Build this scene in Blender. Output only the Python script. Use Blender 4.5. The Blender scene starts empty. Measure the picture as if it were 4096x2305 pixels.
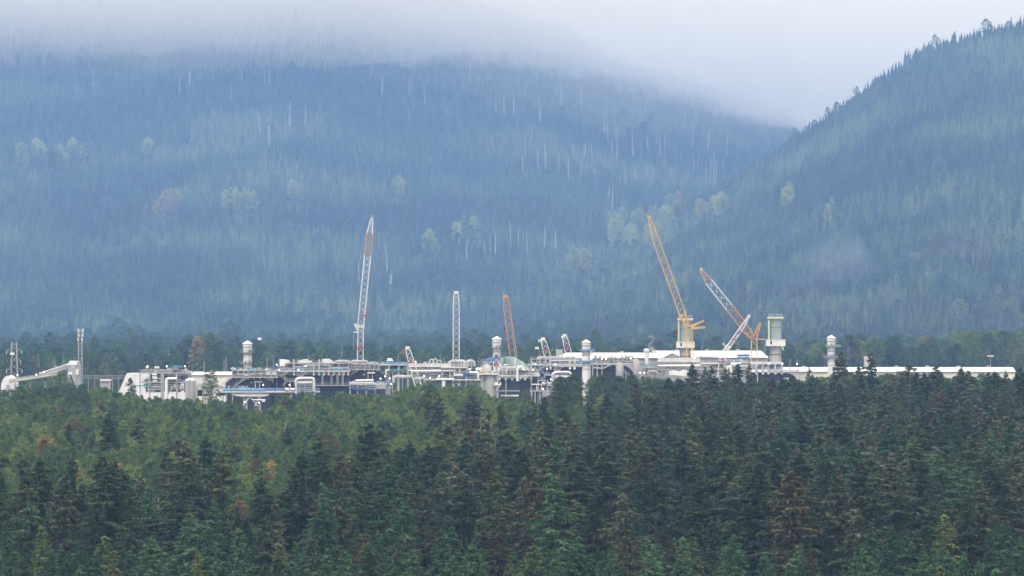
import bpy, math, random
import numpy as np
from mathutils import Vector

# ------------------------------------------------------------------ camera, world, sun, exposure
SC = bpy.context.scene
COL = SC.collection
F = 19200.0          # focal length in photo pixels (photo is 4096 wide)
HY = 1250.0          # photo row of the horizon
CH = 49.0            # camera height above the plant's yard
cam = bpy.data.cameras.new('camera')
cam.sensor_width = 36.0
cam.lens = 36.0 * F / 4096
cam.shift_y = -(1152.5 - HY) / 4096
cam.clip_start = 1.0
cam.clip_end = 30000
co = bpy.data.objects.new('camera', cam)
co.location = (0, 0, CH)
co.rotation_euler = (math.radians(90), 0, 0)
COL.objects.link(co)
SC.camera = co

SUN_EL, SUN_AZ = 52.0, -35.0        # overcast: broad soft sun, high, behind the camera's left shoulder
W = bpy.data.worlds.new('World')
SC.world = W
W.use_nodes = True
nt = W.node_tree
bg = nt.nodes['Background']
sky = nt.nodes.new('ShaderNodeTexSky')
sky.sky_type = 'NISHITA'
sky.sun_disc = False
sky.sun_elevation = math.radians(SUN_EL)
sky.sun_rotation = math.radians(180 + SUN_AZ)
sky.dust_density = 4.0
mx = nt.nodes.new('ShaderNodeMixRGB')
mx.inputs[0].default_value = 0.86            # unbroken cloud cover over the blue
mx.inputs[2].default_value = (12.4, 11.3, 9.6, 1)
nt.links.new(sky.outputs[0], mx.inputs[1])
nt.links.new(mx.outputs[0], bg.inputs[0])
bg.inputs[1].default_value = 0.1
sl = bpy.data.lights.new('sun', 'SUN')
sl.energy = 1.5
sl.angle = math.radians(14)
sl.color = (1.0, 0.96, 0.9)
so = bpy.data.objects.new('sun', sl)
so.rotation_euler = (math.radians(90 - SUN_EL), 0, math.radians(SUN_AZ))
so.location = (0, 0, 600)
COL.objects.link(so)

SC.render.engine = 'CYCLES'
SC.cycles.use_denoising = True
SC.cycles.max_bounces = 16
SC.cycles.diffuse_bounces = 2
SC.cycles.glossy_bounces = 2
SC.cycles.transmission_bounces = 3
SC.cycles.volume_bounces = 14
SC.cycles.sample_clamp_indirect = 2
SC.cycles.use_adaptive_sampling = False
SC.view_settings.view_transform = 'Standard'
SC.view_settings.look = 'None'
SC.view_settings.exposure = 0.93
SC.view_settings.gamma = 1.0

# ------------------------------------------------------------------ helpers
def zg(d): return np.minimum(0.0, -43.0 + 0.018229*np.asarray(d, dtype=float))   # the ground falls gently from the plant towards the camera
def P(x, y, d):
    """photo pixel at a known distance d (metres along the view) -> world point"""
    return Vector(((x - 2048) * d / F, d, CH - (y - HY) * d / F))

def tag(o, label=None, cat=None, group=None, kind=None):
    if label: o['label'] = label
    if cat: o['category'] = cat
    if group: o['group'] = group
    if kind: o['kind'] = kind
    return o

def root(name, loc, label, cat, group=None):
    o = bpy.data.objects.new(name, None)
    o.empty_display_size = 1
    o.location = loc
    COL.objects.link(o)
    return tag(o, label, cat, group)

def mat(name, col, rough=0.6, metal=0.0, var=0.12, scale=0.6, streak=False, rnd=0.0, emit=None):
    m = bpy.data.materials.new(name)
    m.use_nodes = True
    n, l = m.node_tree.nodes, m.node_tree.links
    b = n['Principled BSDF']
    b.inputs['Roughness'].default_value = rough
    b.inputs['Metallic'].default_value = metal
    b.inputs['Specular IOR Level'].default_value = 0.3
    tc = n.new('ShaderNodeTexCoord')
    mp = n.new('ShaderNodeMapping')
    mp.inputs['Scale'].default_value = (1, 1, 0.12) if streak else (1, 1, 1)
    l.new(tc.outputs['Object'], mp.inputs[0])
    nz = n.new('ShaderNodeTexNoise')
    nz.inputs['Scale'].default_value = scale
    nz.inputs['Detail'].default_value = 6
    l.new(mp.outputs[0], nz.inputs['Vector'])
    hs = n.new('ShaderNodeHueSaturation')
    hs.inputs['Color'].default_value = (*col, 1)
    mr = n.new('ShaderNodeMapRange')
    mr.inputs[1].default_value = 0.3
    mr.inputs[2].default_value = 0.7
    mr.inputs[3].default_value = 1 - var * 1.6
    mr.inputs[4].default_value = 1 + var
    l.new(nz.outputs[0], mr.inputs[0])
    if rnd:
        oi = n.new('ShaderNodeObjectInfo')
        m2 = n.new('ShaderNodeMapRange')
        m2.inputs[3].default_value = 1 - rnd
        m2.inputs[4].default_value = 1 + rnd
        l.new(oi.outputs['Random'], m2.inputs[0])
        mu = n.new('ShaderNodeMath')
        mu.operation = 'MULTIPLY'
        l.new(mr.outputs[0], mu.inputs[0])
        l.new(m2.outputs[0], mu.inputs[1])
        l.new(mu.outputs[0], hs.inputs['Value'])
    else:
        l.new(mr.outputs[0], hs.inputs['Value'])
    l.new(hs.outputs[0], b.inputs['Base Color'])
    if emit:
        b.inputs['Emission Color'].default_value = (*col, 1)
        b.inputs['Emission Strength'].default_value = emit
    return m

def foliage(name, stops, nscale=0.35, rnd=1.0, wscale=None, trans=0.25):
    """leaf colour: ramp driven by per-tree random + clump noise (+ stand-sized patches)"""
    m = bpy.data.materials.new(name)
    m.use_nodes = True
    n, l = m.node_tree.nodes, m.node_tree.links
    b = n['Principled BSDF']
    b.inputs['Roughness'].default_value = 0.75
    b.inputs['Specular IOR Level'].default_value = 0.15
    oi = n.new('ShaderNodeObjectInfo')
    tc = n.new('ShaderNodeTexCoord')
    nz = n.new('ShaderNodeTexNoise')
    nz.inputs['Scale'].default_value = nscale
    nz.inputs['Detail'].default_value = 4
    l.new(tc.outputs['Object'], nz.inputs['Vector'])
    a = n.new('ShaderNodeMapRange')
    a.inputs[1].default_value = 0.25
    a.inputs[2].default_value = 0.75
    a.inputs[3].default_value = 0.0
    a.inputs[4].default_value = 1.0 - 0.55 * rnd
    l.new(nz.outputs[0], a.inputs[0])
    c = n.new('ShaderNodeMath')
    c.operation = 'MULTIPLY_ADD'
    c.inputs[1].default_value = 0.55 * rnd
    l.new(oi.outputs['Random'], c.inputs[0])
    l.new(a.outputs[0], c.inputs[2])
    out = c.outputs[0]
    if wscale:
        g = n.new('ShaderNodeNewGeometry')
        n2 = n.new('ShaderNodeTexNoise')
        n2.inputs['Scale'].default_value = wscale
        n2.inputs['Detail'].default_value = 5
        l.new(g.outputs['Position'], n2.inputs['Vector'])
        d = n.new('ShaderNodeMapRange')
        d.inputs[1].default_value = 0.38
        d.inputs[2].default_value = 0.64
        d.inputs[3].default_value = -0.55
        d.inputs[4].default_value = 0.5
        l.new(n2.outputs[0], d.inputs[0])
        e = n.new('ShaderNodeMath')
        e.operation = 'ADD'
        l.new(out, e.inputs[0])
        l.new(d.outputs[0], e.inputs[1])
        out = e.outputs[0]
    r = n.new('ShaderNodeValToRGB')
    while len(r.color_ramp.elements) < len(stops):
        r.color_ramp.elements.new(0.5)
    for el, (p, cc) in zip(r.color_ramp.elements, stops):
        el.position = p
        el.color = (*cc, 1)
    l.new(out, r.inputs[0])
    l.new(r.outputs[0], b.inputs['Base Color'])
    if trans:
        t = n.new('ShaderNodeBsdfTranslucent')
        l.new(r.outputs[0], t.inputs[0])
        ms = n.new('ShaderNodeMixShader')
        ms.inputs[0].default_value = trans
        l.new(b.outputs[0], ms.inputs[1])
        l.new(t.outputs[0], ms.inputs[2])
        l.new(ms.outputs[0], n['Material Output'].inputs[0])
    return m

def mesh_np(name, v, f, material, smooth=False):
    me = bpy.data.meshes.new(name)
    me.from_pydata([tuple(p) for p in v], [], [tuple(q) for q in f])
    if material: me.materials.append(material)
    if smooth: me.shade_smooth()
    me.update()
    return me

def ob(name, me, parent=None):
    o = bpy.data.objects.new(name, me)
    COL.objects.link(o)
    o.parent = parent
    return o

class MB:
    """collects shapes in world metres; build() makes one mesh object"""
    def __init__(s): s.v, s.f, s.sm = [], [], False
    def add(s, v, f):
        k = len(s.v)
        s.v += [tuple(p) for p in v]
        s.f += [tuple(i + k for i in q) for q in f]
        return s
    def box(s, a, b):
        x0, x1 = sorted((a[0], b[0])); y0, y1 = sorted((a[1], b[1])); z0, z1 = sorted((a[2], b[2]))
        return s.add([(x0,y0,z0),(x1,y0,z0),(x1,y1,z0),(x0,y1,z0),(x0,y0,z1),(x1,y0,z1),(x1,y1,z1),(x0,y1,z1)],
                     [(0,3,2,1),(4,5,6,7),(0,1,5,4),(1,2,6,5),(2,3,7,6),(3,0,4,7)])
    def pbox(s, x0, x1, y0, y1, d, dep):
        """box whose front face covers photo px x0..x1, y0..y1 at distance d, dep metres deep"""
        return s.box(P(x0, y1, d), P(x1, y0, d) + Vector((0, dep, 0)))
    def bar(s, a, b, r, n=4, r2=None, caps=True):
        a, b = Vector(a), Vector(b)
        r2 = r if r2 is None else r2
        t = (b - a)
        if t.length < 1e-6: return s
        t.normalize()
        u = t.cross(Vector((0, 1, 0)) if abs(t.y) < 0.9 else Vector((1, 0, 0))).normalized()
        w = t.cross(u)
        v = []
        for c, rr in ((a, r), (b, r2)):
            for k in range(n):
                an = 2 * math.pi * (k + 0.5) / n
                v.append(c + u * math.cos(an) * rr + w * math.sin(an) * rr)
        f = [(k, (k+1) % n, n + (k+1) % n, n + k) for k in range(n)]
        if caps: f += [tuple(range(n-1, -1, -1)), tuple(range(n, 2*n))]
        return s.add(v, f)
    def tube(s, pts, r, n=8, bend=None):
        """pipe through points, corners rounded"""
        pts = [Vector(p) for p in pts]
        path = [pts[0]]
        bend = bend or 1.5 * r
        for i in range(1, len(pts) - 1):
            p, a, b = pts[i], pts[i-1], pts[i+1]
            e0 = (a - p); e1 = (b - p)
            q = min(bend, e0.length * .45, e1.length * .45)
            A, B = p + e0.normalized() * q, p + e1.normalized() * q
            for t in (0, .33, .67, 1):
                path.append(A * (1-t)**2 + p * 2*t*(1-t) + B * t*t)
        path.append(pts[-1])
        v, f = [], []
        for i, p in enumerate(path):
            t = (path[min(i+1, len(path)-1)] - path[max(i-1, 0)]).normalized()
            u = t.cross(Vector((0, 1, 0)) if abs(t.y) < 0.9 else Vector((1, 0, 0))).normalized()
            w = t.cross(u)
            for k in range(n):
                an = 2*math.pi*k/n
                v.append(p + u*math.cos(an)*r + w*math.sin(an)*r)
            if i: f += [((i-1)*n+k, (i-1)*n+(k+1) % n, i*n+(k+1) % n, i*n+k) for k in range(n)]
        f += [tuple(range(n-1, -1, -1)), tuple(range((len(path)-1)*n, len(path)*n))]
        s.sm = True
        return s.add(v, f)
    def lathe(s, c, prof, n=20):
        """prof: (radius, z) from bottom to top round the vertical through c"""
        v, f = [], []
        for r, z in prof:
            for k in range(n):
                an = 2*math.pi*k/n
                v.append((c[0]+r*math.cos(an), c[1]+r*math.sin(an), c[2]+z))
        for i in range(len(prof)-1):
            f += [(i*n+k, i*n+(k+1) % n, (i+1)*n+(k+1) % n, (i+1)*n+k) for k in range(n)]
        f += [tuple(range(n-1, -1, -1)), tuple(range((len(prof)-1)*n, len(prof)*n))]
        s.sm = True
        return s.add(v, f)
    def prism(s, poly, y0, y1):
        """polygon of (x, z) extruded along y"""
        n = len(poly)
        v = [(x, y0, z) for x, z in poly] + [(x, y1, z) for x, z in poly]
        f = [(k, (k+1) % n, n+(k+1) % n, n+k) for k in range(n)]
        f += [tuple(range(n-1, -1, -1)), tuple(range(n, 2*n))]
        return s.add(v, f)
    def lattice(s, a, b, w0, w1, bays, rc=0.17, rb=0.085, flip=False):
        """square lattice boom from a to b, face widths w0..w1"""
        a, b = Vector(a), Vector(b)
        t = (b - a).normalized()
        u = Vector((0, 1, 0)).cross(t).normalized()
        w = t.cross(u)
        rings = []
        for i in range(bays+1):
            k = i / bays
            c = a.lerp(b, k)
            h = (w0 + (w1 - w0) * k) / 2
            rings.append([c + u*h*sx + w*h*sy for sx, sy in ((-1,-1),(1,-1),(1,1),(-1,1))])
        for q in range(4):
            s.bar(rings[0][q], rings[-1][q], rc, 5)
        for i in range(bays):
            for q in range(4):
                q2 = (q+1) % 4
                if (i + q + flip) % 2: s.bar(rings[i][q], rings[i+1][q2], rb, 4, caps=False)
                else: s.bar(rings[i][q2], rings[i+1][q], rb, 4, caps=False)
        return s
    def build(s, name, material, parent=None, local=True):
        off = parent.matrix_basis.translation.copy() if (parent is not None and local) else Vector((0,0,0))
        if parent is not None and parent.parent is not None: off += parent.parent.matrix_basis.translation
        me = bpy.data.meshes.new(name)
        me.from_pydata([(p[0]-off.x, p[1]-off.y, p[2]-off.z) for p in s.v], [], s.f)
        if material: me.materials.append(material)
        if s.sm:
            me.shade_smooth()
            me.set_sharp_from_angle(angle=math.radians(40))
        me.update()
        return ob(name, me, parent)
# ------------------------------------------------------------------ terrain
M = {}
M['soil'] = mat('forest_floor', (0.045, 0.05, 0.028), 0.95, var=0.35, scale=0.05)
M['gravel'] = mat('site_gravel', (0.22, 0.21, 0.19), 0.95, var=0.25, scale=0.1)
M['hill'] = mat('hill_soil', (0.035, 0.045, 0.03), 0.95, var=0.3, scale=0.02)

g = MB().add([(-5000,-80,float(zg(-80))),(5000,-80,float(zg(-80))),(5000,2358.9,0),(-5000,2358.9,0),(5000,12400,0),(-5000,12400,0)], [(0,1,2,3),(3,2,4,5)]).build('ground', M['soil'])
tag(g, kind='structure')
g = MB().add([(-420,2362,0.004),(420,2362,0.004),(420,2640,0.004),(-420,2640,0.004)], [(0,1,2,3)]).build('plant_yard', M['gravel'])
tag(g, kind='structure')

def fbm(x, y, s, seed=0, octv=4):
    """cheap smooth noise from rotated sines (numpy)"""
    r = np.random.RandomState(seed)
    z = np.zeros_like(x); a = 1.0; tot = 0
    for o in range(octv):
        for k in range(3):
            th = r.uniform(0, 6.28); ph = r.uniform(0, 6.28); fr = (2**o) / s * r.uniform(0.8, 1.25)
            z += a / 3 * np.sin((x*math.cos(th) + y*math.sin(th)) * fr * 6.28 + ph)
        tot += a; a *= 0.55
    return z / tot

# skylines given as (photo x, photo row of the bare ground) at the distance of each crest
MAIN = ([-2500,-600, 0, 1200, 1700, 2200, 2450, 2700, 3000, 3230, 3600, 4200, 6500],
        [-150, -120,-60, -90, -20, 130, 268, 342, 440, 530, 640, 760, 900])
RIGHT = ([1500, 2000, 2300, 2560, 2700, 2850, 3000, 3190, 3300, 3500, 3700, 3950, 4096, 4600, 6500],
         [1400, 1330, 1130, 968, 890, 810, 716, 594, 516, 368, 235, 160, 138, 100, 90])
D1F, D1C = 5100.0, 8300.0
D2F, D2C = 4300.0, 6400.0

def height(X, Y):
    px = 2048 + X / Y * F
    z1 = CH + (HY - np.interp(px, *MAIN)) * D1C / F
    f1 = D1F + 250 * fbm(X, X*0, 900, 3, 2)
    t1 = np.clip((Y - f1) / (D1C - f1), 0, 1.25)
    h1 = np.where(t1 <= 1, z1 * (0.25*t1 + 0.75*(t1*t1*(1.6-0.6*t1))), z1 * (1 - (t1-1)*0.8))
    z2 = CH + (HY - np.interp(px, *RIGHT)) * D2C / F
    f2 = D2F + 120 * fbm(X, X*0, 500, 5, 2)
    t2 = np.clip((Y - f2) / (D2C - f2), 0, 1.8)
    h2 = np.where(t2 <= 1, z2 * (0.45*t2 + 0.55*t2*t2*(1.5-0.5*t2)), z2 * np.clip(1 - (t2-1)**1.3*1.6, 0, 1))
    h2 = np.maximum(h2, 0)
    h = np.maximum(h1, h2)
    env = np.clip(h / 90, 0, 1)
    rel = np.clip(1.15 - np.maximum(t1, np.where(t2 < 1.05, t2, 0)), 0.15, 1)
    h = h + env * rel * (15 * fbm(X, Y*0.45, 480, 11, 4) + 6*fbm(X, Y*0.4, 170, 12, 3))
    return h

us = np.linspace(-0.2, 0.2, 221)
ys = np.linspace(3900, 10500, 240)
U, Y = np.meshgrid(us, ys)
X = U * Y
Z = height(X, Y) - 0.4
v = np.stack([X.ravel(), Y.ravel(), Z.ravel()], 1)
nx = len(us)
idx = np.arange(len(ys)-1)[:, None]*nx + np.arange(nx-1)[None]
q = np.stack([idx, idx+1, idx+nx+1, idx+nx], -1).reshape(-1, 4)
hm = mesh_np('hillside', v.tolist(), q.tolist(), M['hill'], True)
tag(ob('hillside', hm), kind='structure')

# ------------------------------------------------------------------ air: haze over everything, low cloud on the mountain
def volume_mat(name, col, dens, an=0.0):
    m = bpy.data.materials.new(name)
    m.use_nodes = True
    n, l = m.node_tree.nodes, m.node_tree.links
    n.remove(n['Principled BSDF'])
    p = n.new('ShaderNodeVolumePrincipled')
    p.inputs['Color'].default_value = (*col, 1)
    p.inputs['Density'].default_value = dens
    p.inputs['Anisotropy'].default_value = an
    l.new(p.outputs[0], n['Material Output'].inputs['Volume'])
    return m
HZ = MB().box((-5050, -120, -46.0), (5050, 12450, 980)).build('haze', volume_mat('haze_air', (0.29, 0.51, 1.0), 0.000044))
tag(HZ, kind='stuff')

def cloud(name, label, fades, lift, amp, dens, y0, seed, top):
    cx = np.linspace(-2900, 2900, 130)
    cy = np.linspace(y0, 11500, 110)
    CX, CY = np.meshgrid(cx, cy)
    fade = np.interp(2048 + CX / CY * F, *fades)
    CZ = CH + (HY - fade)/F*lift + amp*(fbm(CX, CY, 900, seed, 3) + 0.6*fbm(CX, CY, 330, seed+1, 3) + 0.3*fbm(CX, CY, 120, seed+2, 2))
    edge = np.clip((CY-y0)/900, 0, 1)
    CZ = np.minimum(CZ * edge + (1-edge) * (top-20), top-15)
    nv = CX.size
    v = np.concatenate([np.stack([CX.ravel(), CY.ravel(), CZ.ravel()], 1), np.stack([CX.ravel(), CY.ravel(), np.full(nv, float(top))], 1)])
    nx, ny = len(cx), len(cy)
    ix = np.arange(ny-1)[:, None]*nx + np.arange(nx-1)[None]
    q = np.stack([ix, ix+nx, ix+nx+1, ix+1], -1).reshape(-1, 4)
    side = []
    for k in range(nx-1):
        side.append((k, k+1, nv+k+1, nv+k)); a = (ny-1)*nx+k
        side.append((a+1, a, nv+a, nv+a+1))
    for k in range(ny-1):
        a = k*nx; side.append((a+nx, a, nv+a, nv+a+nx)); a = k*nx+nx-1
        side.append((a, a+nx, nv+a+nx, nv+a))
    me = mesh_np(name, v.tolist(), q.tolist()+q[:, ::-1].__add__(nv).tolist()+side, volume_mat(name, (0.999, 0.993, 0.974), dens, 0.2))
    tag(ob(name, me), label, 'cloud', kind='stuff')
cloud('low_cloud', 'pale low cloud hiding the top of the wooded mountain',
      ([-1000, 0, 800, 1050, 1400, 1700, 2100, 2500, 3000, 3400, 4100, 5000], [255, 255, 245, 215, 190, 240, 275, 315, 410, 475, 400, 300]), 7300, 60, 0.0020, 6550, 21, 950)
cloud('mist_veil', 'thin mist hanging below the low cloud on the mountainside',
      ([-1000, 0, 800, 1100, 1400, 1700, 2100, 2600, 3000, 3400, 4100, 5000], [270, 280, 330, 300, 330, 430, 480, 520, 560, 590, 500, 400]), 7100, 80, 0.00050, 6540, 41, 960)

# bluish mist lying against the mountain behind the valley floor
mm = MB()
v = [(-4900, 2700, -0.6), (4900, 2700, -0.6), (4900, 12380, -0.6), (-4900, 12380, -0.6), (-4900, 2700.5, 320), (4900, 2700.5, 320), (4900, 12380, 520), (-4900, 12380, 520)]
mm.add(v, [(0,3,2,1), (4,5,6,7), (0,1,5,4), (1,2,6,5), (2,3,7,6), (3,0,4,7)])
tag(mm.build('mountain_mist', volume_mat('mountain_mist', (0.32, 0.54, 1.0), 0.000066)), 'thin blue mist lying against the wooded mountainside', 'mist', kind='stuff')
# ------------------------------------------------------------------ vegetation
RNG = np.random.RandomState(7)
M['bark'] = mat('bark_brown', (0.075, 0.055, 0.045), 0.9, var=0.3, scale=1.5, streak=True)
M['bark_pale'] = mat('bark_pale', (0.20, 0.19, 0.17), 0.9, var=0.3, scale=1.5, streak=True)
M['dead'] = mat('bleached_wood', (0.44, 0.41, 0.38), 0.85, var=0.3, scale=0.8, streak=True, rnd=0.25)
CON = {
 'dark': foliage('needles_dark', [(0.1,(0.017,0.032,0.019)),(0.5,(0.041,0.067,0.033)),(0.95,(0.109,0.131,0.061))], 0.5),
 'blue': foliage('needles_green', [(0.1,(0.020,0.052,0.029)),(0.5,(0.041,0.096,0.049)),(0.95,(0.087,0.167,0.072))], 0.5),
 'lichen': foliage('needles_lichen', [(0.15,(0.032,0.049,0.029)),(0.5,(0.065,0.084,0.048)),(0.7,(0.174,0.181,0.109)),(0.95,(0.334,0.319,0.217))], 1.1, 0.35),
 'russet': foliage('needles_russet', [(0.1,(0.030,0.038,0.022)),(0.5,(0.066,0.064,0.034)),(0.95,(0.12,0.105,0.052))], 0.5),
 'lime': foliage('needles_lime', [(0.1,(0.043,0.072,0.023)),(0.5,(0.090,0.128,0.038)),(0.95,(0.160,0.189,0.058))], 0.5),
}
DEC = {
 'green': foliage('leaves_green', [(0.1,(0.030,0.068,0.026)),(0.5,(0.058,0.118,0.040)),(0.95,(0.105,0.165,0.055))], 0.3),
 'yellow_green': foliage('leaves_yellowgreen', [(0.1,(0.060,0.105,0.030)),(0.5,(0.115,0.170,0.045)),(0.95,(0.20,0.235,0.065))], 0.3),
 'dark': foliage('leaves_dark', [(0.1,(0.020,0.049,0.032)),(0.5,(0.040,0.083,0.049)),(0.95,(0.070,0.120,0.063))], 0.3),
 'russet': foliage('leaves_russet', [(0.1,(0.06,0.052,0.03)),(0.5,(0.12,0.088,0.045)),(0.95,(0.2,0.13,0.06))], 0.3),
 'gold': foliage('leaves_gold', [(0.1,(0.13,0.11,0.035)),(0.5,(0.27,0.20,0.055)),(0.95,(0.40,0.29,0.08))], 0.35),
 'bright': foliage('leaves_bright', [(0.1,(0.17,0.22,0.05)),(0.5,(0.31,0.37,0.075)),(0.95,(0.50,0.47,0.10))], 0.3),
}
HILLCON = foliage('hill_needles', [(0.0,(0.012,0.022,0.015)),(0.35,(0.029,0.056,0.027)),(0.65,(0.056,0.098,0.041)),(1.0,(0.111,0.153,0.064))], 0.3, 1.0, wscale=0.004, trans=0)
HILLDEC = foliage('hill_leaves', [(0.1,(0.06,0.09,0.03)),(0.5,(0.115,0.14,0.042)),(0.95,(0.24,0.2,0.055))], 0.3, 0.9, trans=0.1)

def trunk_geo(r, H, rad, lean=0.0, n=7, top=0.04, bend=0.25):
    k = 9
    ph = r.uniform(0, 6.28)
    v, f = [], []
    for i in range(k):
        t = i/(k-1)
        rr = rad*(1-t)**0.85 + top
        cx = lean*H*t + bend*math.sin(t*4+ph)*t
        cy = bend*math.cos(t*3+ph)*t
        for j in range(n):
            a = 6.2832*j/n
            v.append((cx+rr*math.cos(a), cy+rr*math.sin(a), H*t))
        if i: f += [((i-1)*n+j, (i-1)*n+(j+1) % n, i*n+(j+1) % n, i*n+j) for j in range(n)]
    axis = lambda t: np.array([lean*H*t + bend*math.sin(t*4+ph)*t, bend*math.cos(t*3+ph)*t, H*t])
    return v, f, axis

def conifer(seed, H=30.0, R=4.2, t0=0.12, nw=26, power=0.8, droop=0.5, dens=1.0, bare=0.0, leaf=1.0, ragged=0.35):
    """returns (trunk verts, faces), (crown verts, faces): whorls of limbs carrying flat and hanging sprays"""
    r = np.random.RandomState(seed)
    tv, tf, axis = trunk_geo(r, H, 0.011*H+0.05, lean=r.normal(0, 0.008))
    cv, cf = [], []
    gaps = [(r.uniform(0.15, 0.9), r.uniform(0, 6.28)) for _ in range(int(9*ragged+1))]
    up3 = np.array([0, 0, 1.0])
    for i in range(nw):
        tw = t0 + (0.985-t0)*((i+0.5)/nw)**0.82
        nb = r.randint(5, 9)
        ph = r.uniform(0, 6.28)
        wl = r.uniform(1-ragged*0.9, 1+ragged*0.35)
        for b in range(nb):
            if r.uniform() < bare: continue
            t = min(0.985, tw + r.normal(0, 0.34)/nw)
            az = ph + 6.2832*b/nb + r.normal(0, 0.25)
            L = R*((1-min(t, 0.99))/(1-t0))**power*wl*r.uniform(1-ragged*0.9, 1+ragged*0.4)*min(1, 0.6+(t-t0)*3)*min(1, (1-t)/0.16)**0.55 + 0.22
            if any(abs(t-g_) < 0.05 and math.cos(az-ga) > 0.1 for g_, ga in gaps): L *= 0.35
            rise = 0.7*(t-0.6) if t > 0.6 else 0.25*(t-0.6)
            dv = np.array([math.cos(az), math.sin(az), 0.0])
            lat = np.array([-math.sin(az), math.cos(az), 0.0])
            b0 = axis(min(t, 0.995))
            def spine(q): return b0 + dv*L*q + up3*(rise*L*q - droop*0.36*L*q*q + 0.13*L*max(0, q-0.65))
            if L > 1.0:
                rr = 0.02*L+0.02
                kk = len(tv)
                for pp, q in ((spine(0), rr), (spine(0.8), rr*0.3)):
                    for a in (0, 2.1, 4.2): tv.append(tuple(pp + lat*q*math.cos(a) + up3*q*math.sin(a)))
                tf += [(kk+a, kk+(a+1) % 3, kk+3+(a+1) % 3, kk+3+a) for a in range(3)]
            ns = int((3 + L*4.6)*dens)
            for j in range(ns):
                q = 0.10 + 0.93*((j+r.uniform(0, 1))/ns)**0.8
                wd = 0.30*L*(1.1-q)*r.uniform(-1, 1)
                l = leaf*r.uniform(0.5, 1.05)
                w = l*r.uniform(0.32, 0.55)
                if r.uniform() < 0.5:      # flat spray on top of the limb, falling off to the sides
                    c = spine(q) + lat*wd - up3*(abs(wd)*0.28 - r.uniform(0, 0.1))
                    d = dv*r.uniform(0.5, 1.0) + lat*np.sign(wd)*r.uniform(0.1, 0.8) - up3*r.uniform(0.05, 0.55)
                    d /= np.linalg.norm(d)
                    sd = np.cross(up3 + r.normal(size=3)*0.35, d)
                else:                      # hanging branchlets
                    c = spine(q) + lat*wd - up3*(abs(wd)*0.3 + 0.2*l)
                    d = -up3 + dv*r.uniform(0, 0.5) + lat*r.uniform(-0.3, 0.3)
                    d /= np.linalg.norm(d)
                    sd = np.cross(d, r.normal(size=3)); w *= 0.8
                sd = sd/(np.linalg.norm(sd)+1e-9)
                kk = len(cv)
                cv += [tuple(c-d*l*0.35), tuple(c+sd*w*0.5+d*l*0.1), tuple(c+d*l*0.75), tuple(c-sd*w*0.5+d*l*0.1)]
                cf.append((kk, kk+1, kk+2, kk+3))
    return (tv, tf), (cv, cf)

def broadleaf(seed, H=22.0, R=4.5, t0=0.25, nc=70, leaf=0.5, per=42, tall=1.0, flat=0.0):
    r = np.random.RandomState(seed)
    tv, tf, axis = trunk_geo(r, H*0.8, 0.012*H+0.06, lean=r.normal(0, 0.02), bend=0.5)
    cv, cf = [], []
    lobes = [(r.uniform(0, 6.28), r.uniform(0.1, 0.95), r.uniform(0.65, 1.1)) for _ in range(7)]
    for i in range(nc):
        u = (i+r.uniform(0, 1))/nc
        zz = t0 + (1-t0)*u
        prof = (math.sin(math.pi*min(1, 0.12+0.88*u))**0.62) if not flat else (1-u)**0.5*0.4+0.6*math.sin(math.pi*(0.15+0.8*u))
        az = r.uniform(0, 6.28)
        amp = 0.62 + 0.4*max((math.cos(az-a)*math.exp(-((u-b)/0.2)**2)*w for a, b, w in lobes))
        rad = R*prof*amp*math.sqrt(r.uniform(0.25, 1.0))
        c = np.array([rad*math.cos(az), rad*math.sin(az), H*zz*(0.96+0.04*amp)]) + axis(min(zz, 0.9))*np.array([1, 1, 0])
        cr = R*r.uniform(0.17, 0.34)*(0.75+0.25*prof)
        st = axis(min(0.95, zz*0.85))
        kk = len(tv)
        dd = c-st
        sd = np.cross(dd, [0.3, 0.2, 1]); sd /= np.linalg.norm(sd)+1e-9
        rr = 0.05+0.008*R
        for pp, q in ((st, rr), (c, rr*0.4)):
            for a in (0, 2.1, 4.2): tv.append(tuple(pp + sd*q*math.cos(a) + np.array([0, 0, q*math.sin(a)])))
        tf += [(kk+a, kk+(a+1) % 3, kk+3+(a+1) % 3, kk+3+a) for a in range(3)]
        for j in range(per):
            n = r.normal(size=3); n /= np.linalg.norm(n)
            if n[2] < -0.4: n[2] *= -0.6
            p = c + n*cr*np.array([1.1, 1.1, 0.8])*r.uniform(0.55, 1.08)
            nn = n*0.5 + np.array([0, 0, 0.6]) + r.normal(size=3)*0.45; nn /= np.linalg.norm(nn)
            a = np.cross(nn, r.normal(size=3)); a /= np.linalg.norm(a)+1e-9
            b = np.cross(nn, a)
            l = leaf*r.uniform(0.5, 1.15)
            kk = len(cv)
            cv += [tuple(p-a*l*0.5), tuple(p+b*l*0.36), tuple(p+a*l*0.55), tuple(p-b*l*0.36)]
            cf.append((kk, kk+1, kk+2, kk+3))
    return (tv, tf), (cv, cf)

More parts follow.
